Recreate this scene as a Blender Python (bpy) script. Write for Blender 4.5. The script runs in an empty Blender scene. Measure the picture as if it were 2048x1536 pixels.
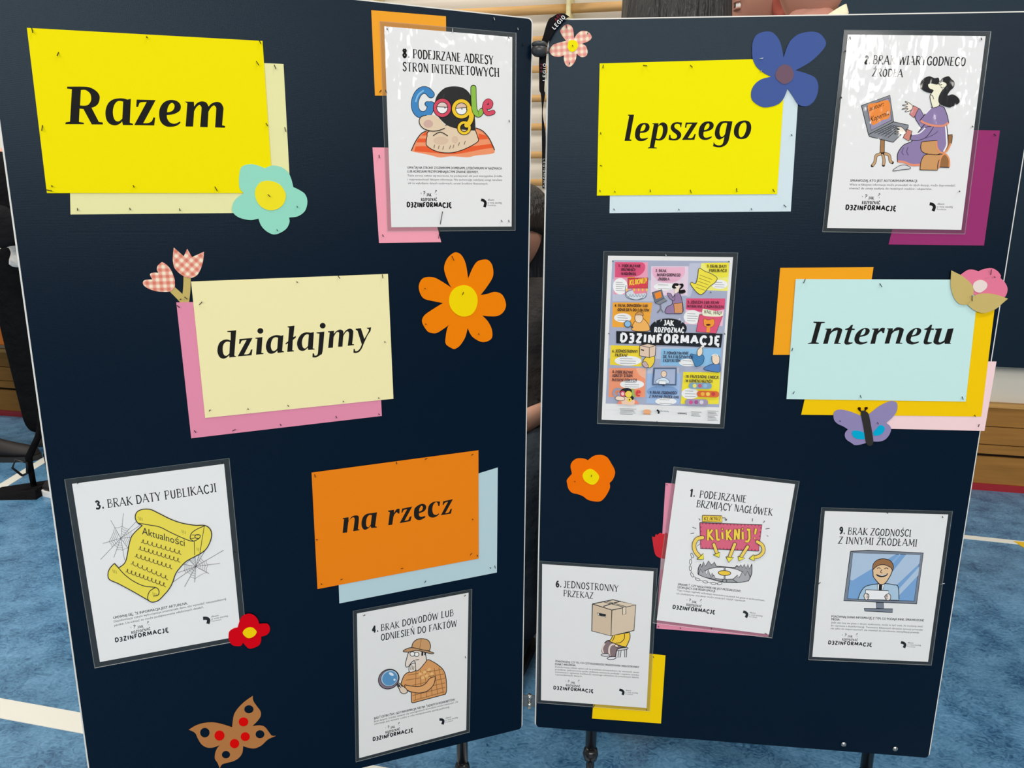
import bpy, bmesh, math, random
from mathutils import Vector, Matrix
from mathutils.geometry import tessellate_polygon
random.seed(7)
C = bpy.context.scene.collection
R = math.radians

# ---------------------------------------------------------------- camera, world, lights, exposure
CAM_H, PITCH, ROLL, FPX = 1.2, 0.2250, 0.00985, 1474.17
FW = Vector((0, math.cos(PITCH), -math.sin(PITCH)))
UP0 = Vector((0, math.sin(PITCH), math.cos(PITCH)))
RX = Vector((1, 0, 0)) * math.cos(ROLL) + UP0 * math.sin(ROLL)
UP = Vector((1, 0, 0)) * -math.sin(ROLL) + UP0 * math.cos(ROLL)
CAM = Vector((0, 0, CAM_H))
cd = bpy.data.cameras.new('camera')
cd.sensor_fit = 'HORIZONTAL'
cd.sensor_width = 36.0
cd.lens = FPX / 2048 * 36.0
cd.clip_start = 0.05
cam = bpy.data.objects.new('camera', cd)
C.objects.link(cam)
m = Matrix((RX, UP, -FW)).transposed().to_4x4()
m.translation = CAM
cam.matrix_world = m
sc = bpy.context.scene
sc.camera = cam
sc.view_settings.view_transform = 'Standard'
sc.view_settings.look = 'None'
sc.view_settings.exposure = -0.11
sc.view_settings.gamma = 1.0
sc.view_settings.use_curve_mapping = False
sc.cycles.use_denoising = True
sc.cycles.max_bounces = 5
sc.cycles.diffuse_bounces = 3

world = bpy.data.worlds.new('gym_air')
sc.world = world
world.use_nodes = True
bg = world.node_tree.nodes['Background']
bg.inputs[0].default_value = (1.0, 0.97, 0.94, 1)
bg.inputs[1].default_value = 0.15


def area(name, loc, rot, sx, sy, power, col=(1, 1, 1)):
    l = bpy.data.lights.new(name, 'AREA')
    l.shape = 'RECTANGLE'
    l.size, l.size_y = sx, sy
    l.energy = power
    l.color = col
    o = bpy.data.objects.new(name, l)
    C.objects.link(o)
    o.location = loc
    o.rotation_euler = rot
    return o


# high gym windows behind the photographer, and the strip lamps under the ceiling
area('daylight_window', (2.08, -6.6, 3.3), (R(90), 0, 0), 0.66, 1.42, 64, (1.0, 0.948, 0.895))
area('daylight_window', (-1.27, -6.6, 3.32), (R(90), 0, 0), 5.9, 1.45, 362, (1.0, 0.948, 0.895))
area('daylight_window', (6.2, -6.6, 4.5), (R(90), 0, 0), 3.2, 0.8, 105, (1.0, 0.948, 0.895))
area('daylight_window', (3.98, -6.6, 3.4), (R(90), 0, 0), 0.7, 1.2, 34, (1.0, 0.948, 0.895))
area('ceiling_lamp', (-2.6, -0.6, 5.6), (0, 0, 0), 2.4, 0.5, 112, (1, 0.96, 0.91))
area('ceiling_lamp', (2.6, -0.6, 5.6), (0, 0, 0), 2.4, 0.5, 128, (1, 0.96, 0.91))
area('ceiling_lamp', (-3.4, 2.9, 5.6), (0, 0, 0), 2.4, 0.5, 170, (1, 0.95, 0.86))
area('ceiling_lamp', (2.6, 2.4, 5.6), (0, 0, 0), 2.4, 0.5, 40, (1, 0.95, 0.86))

# ---------------------------------------------------------------- materials


def lin(c):
    c = c / 255.0
    return c / 12.92 if c <= 0.04045 else ((c + 0.055) / 1.055) ** 2.4


MATS = {}
LREF = 0.92


def alb(rgb, k=LREF):
    return tuple(min(0.93, lin(c) / k) for c in rgb) + (1,)


def mat(rgb, kind='paper', rough=None, metal=0.0):
    key = (tuple(rgb), kind, rough, metal)
    if key in MATS:
        return MATS[key]
    mt = bpy.data.materials.new('%s_%02x%02x%02x' % ((kind,) + tuple(int(c) for c in rgb)))
    mt.use_nodes = True
    nt = mt.node_tree
    b = nt.nodes['Principled BSDF']
    b.inputs['Base Color'].default_value = alb(rgb)
    b.inputs['Metallic'].default_value = metal
    b.inputs['Roughness'].default_value = 0.65 if rough is None else rough
    b.inputs['Specular IOR Level'].default_value = 0.06
    tc = nt.nodes.new('ShaderNodeTexCoord')

    def noise(scale, detail=3):
        n = nt.nodes.new('ShaderNodeTexNoise')
        n.inputs['Scale'].default_value = scale
        n.inputs['Detail'].default_value = detail
        nt.links.new(tc.outputs['Object'], n.inputs['Vector'])
        return n

    def bump(src, dist, strength=1.0):
        bp = nt.nodes.new('ShaderNodeBump')
        bp.inputs['Distance'].default_value = dist
        bp.inputs['Strength'].default_value = strength
        nt.links.new(src, bp.inputs['Height'])
        return bp
    if kind == 'paper':
        bp = bump(noise(900, 2).outputs[0], 0.0002, 0.25)
        nt.links.new(bp.outputs[0], b.inputs['Normal'])
    elif kind == 'lam':                       # paper behind a glossy, slightly wavy laminate
        b.inputs['Specular IOR Level'].default_value = 0.1
        b.inputs['Coat Weight'].default_value = 1.0
        b.inputs['Coat Roughness'].default_value = 0.07
        mp = nt.nodes.new('ShaderNodeMapping')
        mp.inputs['Scale'].default_value = (1.0, 1.0, 0.55)
        nt.links.new(tc.outputs['Object'], mp.inputs['Vector'])
        n = nt.nodes.new('ShaderNodeTexNoise')
        n.inputs['Scale'].default_value = 17
        n.inputs['Detail'].default_value = 3.2
        n.inputs['Roughness'].default_value = 0.58
        nt.links.new(mp.outputs[0], n.inputs['Vector'])
        bp = bump(n.outputs[0], 0.0034, 1.0)
        nt.links.new(bp.outputs[0], b.inputs['Coat Normal'])
    elif kind == 'fabric':
        b.inputs['Roughness'].default_value = 0.32
        b.inputs['Specular IOR Level'].default_value = 0.21
        b.inputs['Specular Tint'].default_value = (0.66, 0.88, 1.0, 1)
        w1 = nt.nodes.new('ShaderNodeTexWave')
        w1.inputs['Scale'].default_value = 260
        w1.inputs['Distortion'].default_value = 0.6
        w2 = nt.nodes.new('ShaderNodeTexWave')
        w2.bands_direction = 'Z'
        w2.inputs['Scale'].default_value = 260
        w2.inputs['Distortion'].default_value = 0.6
        for w in (w1, w2):
            nt.links.new(tc.outputs['Object'], w.inputs['Vector'])
        ad = nt.nodes.new('ShaderNodeMath')
        nt.links.new(w1.outputs['Fac'], ad.inputs[0])
        nt.links.new(w2.outputs['Fac'], ad.inputs[1])
        bp = bump(ad.outputs[0], 0.0001, 0.3)
        nt.links.new(bp.outputs[0], b.inputs['Normal'])
    elif kind == 'cloth':
        b.inputs['Roughness'].default_value = 0.85
        bp = bump(noise(16, 4).outputs[0], 0.03, 0.6)
        nt.links.new(bp.outputs[0], b.inputs['Normal'])
    elif kind == 'skin':
        b.inputs['Roughness'].default_value = 0.5
        n = noise(18, 3)
        mx = nt.nodes.new('ShaderNodeMix')
        mx.data_type = 'RGBA'
        mx.inputs['A'].default_value = alb(rgb)
        mx.inputs['B'].default_value = alb((min(255, rgb[0] + 4), max(0, rgb[1] - 10), max(0, rgb[2] - 8)))
        nt.links.new(n.outputs[0], mx.inputs['Factor'])
        nt.links.new(mx.outputs['Result'], b.inputs['Base Color'])
    elif kind == 'wood':
        mp = nt.nodes.new('ShaderNodeMapping')
        mp.inputs['Scale'].default_value = (1.2, 1.2, 22)
        nt.links.new(tc.outputs['Object'], mp.inputs['Vector'])
        n = nt.nodes.new('ShaderNodeTexNoise')
        n.inputs['Scale'].default_value = 3.0
        n.inputs['Detail'].default_value = 6
        nt.links.new(mp.outputs[0], n.inputs['Vector'])
        mx = nt.nodes.new('ShaderNodeMix')
        mx.data_type = 'RGBA'
        mx.inputs['A'].default_value = alb(tuple(c * 0.82 for c in rgb))
        mx.inputs['B'].default_value = alb(tuple(min(255, c * 1.14) for c in rgb))
        nt.links.new(n.outputs[0], mx.inputs['Factor'])
        nt.links.new(mx.outputs['Result'], b.inputs['Base Color'])
        b.inputs['Roughness'].default_value = 0.42
    elif kind == 'hair':
        b.inputs['Roughness'].default_value = 0.38
        b.inputs['Specular IOR Level'].default_value = 0.6
        mp = nt.nodes.new('ShaderNodeMapping')
        mp.inputs['Scale'].default_value = (1, 1, 0.08)
        nt.links.new(tc.outputs['Object'], mp.inputs['Vector'])
        n = nt.nodes.new('ShaderNodeTexNoise')
        n.inputs['Scale'].default_value = 120
        n.inputs['Detail'].default_value = 4
        nt.links.new(mp.outputs[0], n.inputs['Vector'])
        bp = bump(n.outputs[0], 0.01, 1.0)
        nt.links.new(bp.outputs[0], b.inputs['Normal'])
    elif kind == 'gingham':                   # woven check printed on the paper
        sp = nt.nodes.new('ShaderNodeSeparateXYZ')
        rt = nt.nodes.new('ShaderNodeMapping')
        rt.inputs['Rotation'].default_value = (0, R(metal), 0)
        b.inputs['Metallic'].default_value = 0
        nt.links.new(tc.outputs['Object'], rt.inputs['Vector'])
        nt.links.new(rt.outputs[0], sp.inputs[0])
        outs = []
        for ax in ('X', 'Z'):
            mu = nt.nodes.new('ShaderNodeMath')
            mu.operation = 'MULTIPLY'
            mu.inputs[1].default_value = 2 * math.pi / 0.0094
            nt.links.new(sp.outputs[ax], mu.inputs[0])
            si = nt.nodes.new('ShaderNodeMath')
            si.operation = 'SINE'
            nt.links.new(mu.outputs[0], si.inputs[0])
            cl = nt.nodes.new('ShaderNodeMath')
            cl.operation = 'MULTIPLY_ADD'
            cl.use_clamp = True
            cl.inputs[1].default_value = 0.75
            cl.inputs[2].default_value = 0.5
            nt.links.new(si.outputs[0], cl.inputs[0])
            outs.append(cl)
        ad = nt.nodes.new('ShaderNodeMath')
        nt.links.new(outs[0].outputs[0], ad.inputs[0])
        nt.links.new(outs[1].outputs[0], ad.inputs[1])
        ramp = nt.nodes.new('ShaderNodeValToRGB')
        ramp.color_ramp.elements[0].position = 0.0
        ramp.color_ramp.elements[0].color = alb((252, 226, 196))
        ramp.color_ramp.elements[1].position = 1.0
        ramp.color_ramp.elements[1].color = alb(rgb)
        e = ramp.color_ramp.elements.new(0.5)
        e.color = alb(tuple((a + c) / 2 for a, c in zip(rgb, (248, 205, 188))))
        hf = nt.nodes.new('ShaderNodeMath')
        hf.operation = 'MULTIPLY'
        hf.inputs[1].default_value = 0.5
        nt.links.new(ad.outputs[0], hf.inputs[0])
        nt.links.new(hf.outputs[0], ramp.inputs[0])
        nt.links.new(ramp.outputs[0], b.inputs['Base Color'])
    elif kind == 'film':                      # clear laminate margin
        b.inputs['Base Color'].default_value = alb(rgb)
        b.inputs['Roughness'].default_value = 0.14
        b.inputs['Specular IOR Level'].default_value = 0.5
        tr = nt.nodes.new('ShaderNodeBsdfTransparent')
        ms = nt.nodes.new('ShaderNodeMixShader')
        ms.inputs[0].default_value = 0.3 if rough is None else rough
        out = nt.nodes['Material Output']
        nt.links.new(tr.outputs[0], ms.inputs[1])
        nt.links.new(b.outputs[0], ms.inputs[2])
        nt.links.new(ms.outputs[0], out.inputs['Surface'])
    elif kind == 'gloss':
        b.inputs['Roughness'].default_value = 0.25 if rough is None else rough
        b.inputs['Specular IOR Level'].default_value = 0.5
    elif kind == 'floor':
        n1 = noise(9, 8)
        mp = nt.nodes.new('ShaderNodeMapping')
        mp.inputs['Rotation'].default_value = (0, 0, R(28))
        mp.inputs['Scale'].default_value = (24, 36, 1)
        nt.links.new(tc.outputs['Object'], mp.inputs['Vector'])
        n2 = nt.nodes.new('ShaderNodeTexNoise')
        n2.inputs['Scale'].default_value = 1.6
        n2.inputs['Detail'].default_value = 7
        n2.inputs['Distortion'].default_value = 2.6
        nt.links.new(mp.outputs[0], n2.inputs['Vector'])
        av = nt.nodes.new('ShaderNodeMath')
        nt.links.new(n1.outputs[0], av.inputs[0])
        nt.links.new(n2.outputs[0], av.inputs[1])
        ramp = nt.nodes.new('ShaderNodeValToRGB')
        cr = ramp.color_ramp
        cr.elements[0].position, cr.elements[0].color = 0.36, alb((36, 78, 116))
        cr.elements[1].position, cr.elements[1].color = 0.66, alb((108, 156, 194))
        e = cr.elements.new(0.5)
        e.color = alb(rgb)
        hf = nt.nodes.new('ShaderNodeMath')
        hf.operation = 'MULTIPLY'
        hf.inputs[1].default_value = 0.5
        nt.links.new(av.outputs[0], hf.inputs[0])
        nt.links.new(hf.outputs[0], ramp.inputs[0])
        nt.links.new(ramp.outputs[0], b.inputs['Base Color'])
        b.inputs['Roughness'].default_value = 0.32
        b.inputs['Specular IOR Level'].default_value = 0.4
    MATS[key] = mt
    return mt


# ---------------------------------------------------------------- pixel rays and planes (2048 x 1536 frame)


def ray(x, y):
    return FW + RX * ((x - 1024) / FPX) - UP * ((y - 768) / FPX)


def on_floor(x, y, z=0.0):
    d = ray(x, y)
    return CAM + d * ((z - CAM_H) / d.z)


def at_depth(x, y, Y):
    d = ray(x, y)
    return CAM + d * (Y / d.y)


class Plane:
    """A vertical plane: U along it, Z up, N towards the viewer; local axes X=U, Y=-N, Z=Z."""

    def __init__(s, o, yaw):
        s.o = Vector(o)
        s.yaw = yaw
        s.U = Vector((math.cos(yaw), math.sin(yaw), 0))
        s.N = Vector((math.sin(yaw), -math.cos(yaw), 0))

    def uv(s, x, y, off=0.0):
        d = ray(x, y)
        o = s.o + s.N * off
        t = s.N.dot(o - CAM) / s.N.dot(d)
        p = CAM + d * t - s.o
        return (p.dot(s.U), p.z)

    def world(s, u, v, off=0.0):
        return s.o + s.U * u + Vector((0, 0, v)) + s.N * off


PL = Plane((0.02859, 1.29983, 1.51308), 0.35895)     # left board, origin at its top right corner
PR = Plane((0.05289, 1.30529, 1.51308), -0.10269)    # right board, origin at its top left corner
BW, BH = 0.764, 1.326

# ---------------------------------------------------------------- object helpers


def tag(o, label=None, cat=None, group=None, kind=None):
    if label:
        o['label'] = label
    if cat:
        o['category'] = cat
    if group:
        o['group'] = group
    if kind:
        o['kind'] = kind
    return o


def empty(name, label, cat, loc=(0, 0, 0), rz=0.0, group=None):
    o = bpy.data.objects.new(name, None)
    o.empty_display_size = 0.02
    C.objects.link(o)
    o.location = loc
    o.rotation_euler = (0, 0, rz)
    return tag(o, label, cat, group)


def mesh_obj(name, verts, faces, mats, parent=None, midx=None, smooth=False, loc=None, rz=None):
    me = bpy.data.meshes.new(name)
    me.from_pydata([tuple(v) for v in verts], [], faces)
    if not isinstance(mats, (list, tuple)):
        mats = [mats]
    for mt in mats:
        me.materials.append(mt)
    if midx:
        me.polygons.foreach_set('material_index', midx)
    if smooth:
        me.polygons.foreach_set('use_smooth', [True] * len(me.polygons))
    me.update()
    o = bpy.data.objects.new(name, me)
    C.objects.link(o)
    if parent:
        o.parent = parent
    if loc is not None:
        o.location = loc
    if rz is not None:
        o.rotation_euler = (0, 0, rz)
    return o


class MB:
    """Collects boxes, tubes and lathes into one mesh."""

    def __init__(s):
        s.v, s.f = [], []

    def add(s, vs, fs):
        n = len(s.v)
        s.v += [tuple(v) for v in vs]
        s.f += [tuple(i + n for i in f) for f in fs]
        return s

    def box(s, x0, x1, y0, y1, z0, z1, bev=0.0):
        if bev <= 0:
            vs = [(x, y, z) for z in (z0, z1) for y in (y0, y1) for x in (x0, x1)]
            return s.add(vs, [(0, 2, 3, 1), (4, 5, 7, 6), (0, 1, 5, 4), (2, 6, 7, 3), (0, 4, 6, 2), (1, 3, 7, 5)])
        bm = bmesh.new()
        bmesh.ops.create_cube(bm, size=1.0)
        for v in bm.verts:
            v.co = Vector(((x0 + x1) / 2 + v.co.x * (x1 - x0), (y0 + y1) / 2 + v.co.y * (y1 - y0), (z0 + z1) / 2 + v.co.z * (z1 - z0)))
        bmesh.ops.bevel(bm, geom=bm.edges[:], offset=bev, segments=2, affect='EDGES')
        return s.bm(bm)

    def bm(s, bm):
        bm.verts.index_update()
        s.add([v.co.copy() for v in bm.verts], [[v.index for v in f.verts] for f in bm.faces])
        bm.free()
        return s

    def lathe(s, prof, n=24, c=(0, 0, 0)):
        vs, fs = [], []
        for r, z in prof:
            for k in range(n):
                a = 2 * math.pi * k / n
                vs.append((c[0] + r * math.cos(a), c[1] + r * math.sin(a), c[2] + z))
        for i in range(len(prof) - 1):
            for k in range(n):
                fs.append((i * n + k, i * n + (k + 1) % n, (i + 1) * n + (k + 1) % n, (i + 1) * n + k))
        fs.append(tuple(range(n))[::-1])
        fs.append(tuple((len(prof) - 1) * n + k for k in range(n)))
        return s.add(vs, fs)

    def tube(s, pts, rad, n=10):
        pts = [Vector(p) for p in pts]
        rads = rad if isinstance(rad, (list, tuple)) else [rad] * len(pts)
        vs, fs = [], []
        ref = Vector((0.13, 0.27, 0.95))
        for i, p in enumerate(pts):
            t = (pts[min(i + 1, len(pts) - 1)] - pts[max(i - 1, 0)]).normalized()
            a = t.cross(ref)
            if a.length < 0.05:
                a = t.cross(Vector((1, 0, 0)))
            a.normalize()
            b = t.cross(a)
            for k in range(n):
                w = 2 * math.pi * k / n
                vs.append(p + (a * math.cos(w) + b * math.sin(w)) * rads[i])
        for i in range(len(pts) - 1):
            for k in range(n):
                fs.append((i * n + k, i * n + (k + 1) % n, (i + 1) * n + (k + 1) % n, (i + 1) * n + k))
        fs.append(tuple(range(n))[::-1])
        fs.append(tuple((len(pts) - 1) * n + k for k in range(n)))
        return s.add(vs, fs)

    def sphere(s, c, r, seg=16, rings=10):
        r = r if isinstance(r, (list, tuple)) else (r, r, r)
        bm = bmesh.new()
        bmesh.ops.create_uvsphere(bm, u_segments=seg, v_segments=rings, radius=1.0)
        for v in bm.verts:
            v.co = Vector((c[0] + v.co.x * r[0], c[1] + v.co.y * r[1], c[2] + v.co.z * r[2]))
        return s.bm(bm)

    def build(s, name, mt, parent=None, smooth=False, loc=None, rz=None):
        return mesh_obj(name, s.v, s.f, mt, parent, None, smooth, loc, rz)


# ---------------------------------------------------------------- flat drawing in photo pixels


def Z(x0, y0, k):
    """Crop transform: numbers read in an enlarged crop -> photo pixels."""
    return lambda x, y: (x0 + x / k, y0 + y / k)


def num(s):
    """'12 34 56c 78' -> points with a corner flag (c after x,y pair marks a corner)."""
    out = []
    t = s.replace(',', ' ').split()
    for i in range(0, len(t), 2):
        c = t[i + 1].endswith('c')
        out.append((float(t[i]), float(t[i + 1].rstrip('c')), c))
    return out


def spline(pts, closed=True, n=6):
    """Catmull-Rom through the points; flagged points stay corners."""
    P = [(p[0], p[1], (p[2] if len(p) > 2 else False)) for p in pts]
    N = len(P)
    out = []
    last = N if closed else N - 1
    for i in range(last):
        p1, p2 = P[i], P[(i + 1) % N]
        p0 = P[(i - 1) % N] if (closed or i > 0) else p1
        p3 = P[(i + 2) % N] if (closed or i + 2 < N) else p2
        if p1[2]:
            p0 = p1
        if p2[2]:
            p3 = p2
        if p1[2] and p2[2]:
            out.append((p1[0], p1[1]))
            continue
        for k in range(n):
            t = k / n
            r = []
            for a in (0, 1):
                m1, m2 = (p2[a] - p0[a]) * 0.5, (p3[a] - p1[a]) * 0.5
                t2, t3 = t * t, t * t * t
                r.append((2 * t3 - 3 * t2 + 1) * p1[a] + (t3 - 2 * t2 + t) * m1 + (-2 * t3 + 3 * t2) * p2[a] + (t3 - t2) * m2)
            out.append(tuple(r))
    if not closed:
        out.append((P[-1][0], P[-1][1]))
    return out


def ribbon(pts, w0, w1=None):
    """Outline polygon of a stroke of width w0..w1 (in px) along a polyline."""
    w1 = w0 if w1 is None else w1
    L, Rr = [], []
    n = len(pts)
    for i, p in enumerate(pts):
        a = pts[max(0, i - 1)]
        b = pts[min(n - 1, i + 1)]
        dx, dy = b[0] - a[0], b[1] - a[1]
        d = math.hypot(dx, dy) or 1.0
        w = (w0 + (w1 - w0) * i / max(1, n - 1)) / 2
        L.append((p[0] - dy / d * w, p[1] + dx / d * w))
        Rr.append((p[0] + dy / d * w, p[1] - dx / d * w))
    return L, Rr


class Ink:
    """Printed shapes, each its own micron layer, all in ONE mesh."""

    def __init__(s, T=None):
        s.items = []
        s.T = T or (lambda x, y: (x, y))

    def poly(s, pts, col, holes=()):                     # photo px
        s.items.append(('p', [list(pts)] + [list(h) for h in holes], tuple(col)))
        return s

    def pts(s, d, smooth=True, closed=True, n=6):
        q = num(d) if isinstance(d, str) else d
        q = [s.T(p[0], p[1]) + ((p[2],) if len(p) > 2 else (False,)) for p in q]
        return spline(q, closed, n) if smooth else [(p[0], p[1]) for p in q]

    def fill(s, d, col, smooth=True, holes=(), out=None, ow=1.0):
        a = s.pts(d, smooth)
        s.poly(a, col, [s.pts(h, smooth) for h in holes])
        if out:
            s.stroke_px(a + [a[0]], ow, out)
        return s

    def stroke_px(s, pts, w, col, w1=None, cap=False):
        L, Rr = ribbon(pts, w, w1)
        s.items.append(('s', (L, Rr), tuple(col)))
        if w >= 4.5 and w1 is None and cap:
            for c_ in (pts[0], pts[-1]):
                s.poly([(c_[0] + w / 2 * math.cos(k_ * math.pi / 9), c_[1] + w / 2 * math.sin(k_ * math.pi / 9)) for k_ in range(18)], col)
        return s

    def line(s, d, w, col, smooth=True, w1=None):
        return s.stroke_px(s.pts(d, smooth, False), w, col, w1, True)

    def ell(s, cx, cy, rx, ry, col, rot=0.0, out=None, ow=1.0, n=28, hole=None):
        def ring(a, b):
            r = []
            for k in range(n):
                t = 2 * math.pi * k / n
                x, y = a * math.cos(t), b * math.sin(t)
                r.append(s.T(cx + x * math.cos(rot) - y * math.sin(rot), cy + x * math.sin(rot) + y * math.cos(rot)))
            return r
        a = ring(rx, ry)
        if hole:
            b = ring(*hole)
            s.items.append(('s', (a + [a[0]], b + [b[0]]), tuple(col)))
            if out:
                s.stroke_px(b + [b[0]], ow, out)
        else:
            s.poly(a, col)
        if out:
            s.stroke_px(a + [a[0]], ow, out)
        return s

    def raw(s, verts, faces, col):                       # px verts, ready faces
        s.items.append(('r', (verts, faces), tuple(col)))
        return s

    def build(s, name, plane, org, off, kind, parent, step=1.2e-5, label=None):
        """org = (u,v) of the thing's empty on the plane."""
        V, F, MI, cols = [], [], [], []
        for li, (k, data, col) in enumerate(s.items):
            if col not in cols:
                cols.append(col)
            ci = cols.index(col)
            y = -(off + step * li)
            n0 = len(V)

            def put(p):
                u, v = plane.uv(p[0], p[1], off)
                V.append((u - org[0], y, v - org[1]))
            if k == 'p':
                flat = [q for lp in data for q in lp]
                for q in flat:
                    put(q)
                tris = tessellate_polygon([[Vector((q[0], q[1], 0)) for q in lp] for lp in data])
                fs = [tuple(n0 + i for i in t) for t in tris]
            elif k == 's':
                L, Rr = data
                for q in L + Rr:
                    put(q)
                n = len(L)
                fs = [(n0 + i, n0 + i + 1, n0 + n + i + 1, n0 + n + i) for i in range(n - 1)]
            else:
                vs, fc = data
                for q in vs:
                    put(q)
                fs = [tuple(n0 + i for i in f) for f in fc]
            for f in fs:
                a, b, c = V[f[0]], V[f[1]], V[f[2]]
                cr = (b[0] - a[0]) * (c[2] - a[2]) - (b[2] - a[2]) * (c[0] - a[0])
                F.append(f if cr > 0 else f[::-1])
                MI.append(ci)
        o = mesh_obj(name, V, F, [mat(c, kind) for c in cols], parent, MI)
        if label:
            o['label'] = label
        return o


def cut_out(name, plane, pts, off, thick, mt, parent=None, org=(0, 0), holes=(), edge=None):
    """A paper shape of real thickness cut along a photo outline, standing `off` in front of the board."""
    loops = [list(pts)] + [list(h) for h in holes]
    V, F, MI = [], [], []
    for lp in loops:
        for p in lp:
            u, v = plane.uv(p[0], p[1], off)
            V.append((u - org[0], -off, v - org[1]))
    n = len(V)
    V += [(a, b + thick, c) for a, b, c in V]
    tris = tessellate_polygon([[Vector((p[0], p[1], 0)) for p in lp] for lp in loops])
    for t in tris:
        a, b, c = V[t[0]], V[t[1]], V[t[2]]
        cr = (b[0] - a[0]) * (c[2] - a[2]) - (b[2] - a[2]) * (c[0] - a[0])
        f = tuple(t) if cr > 0 else tuple(t)[::-1]
        F.append(f)
        F.append(tuple(i + n for i in f[::-1]))
        MI += [0, 0]
    k0 = 0
    for lp in loops:
        m_ = len(lp)
        for i in range(m_):
            a, b = k0 + i, k0 + (i + 1) % m_
            F.append((a, b, b + n, a + n))
            MI.append(1 if edge else 0)
        k0 += m_
    return mesh_obj(name, V, F, [mt] + ([edge] if edge else []), parent, MI)


def centre(plane, pts, off=0.0):
    q = [plane.uv(p[0], p[1], off) for p in pts]
    return (sum(a for a, b in q) / len(q), sum(b for a, b in q) / len(q))


def thing_on(plane, pts, name, label, cat, group=None):
    o = centre(plane, pts)
    e = empty(name, label, cat, plane.world(o[0], o[1], 0), plane.yaw, group)
    return e, o


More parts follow.
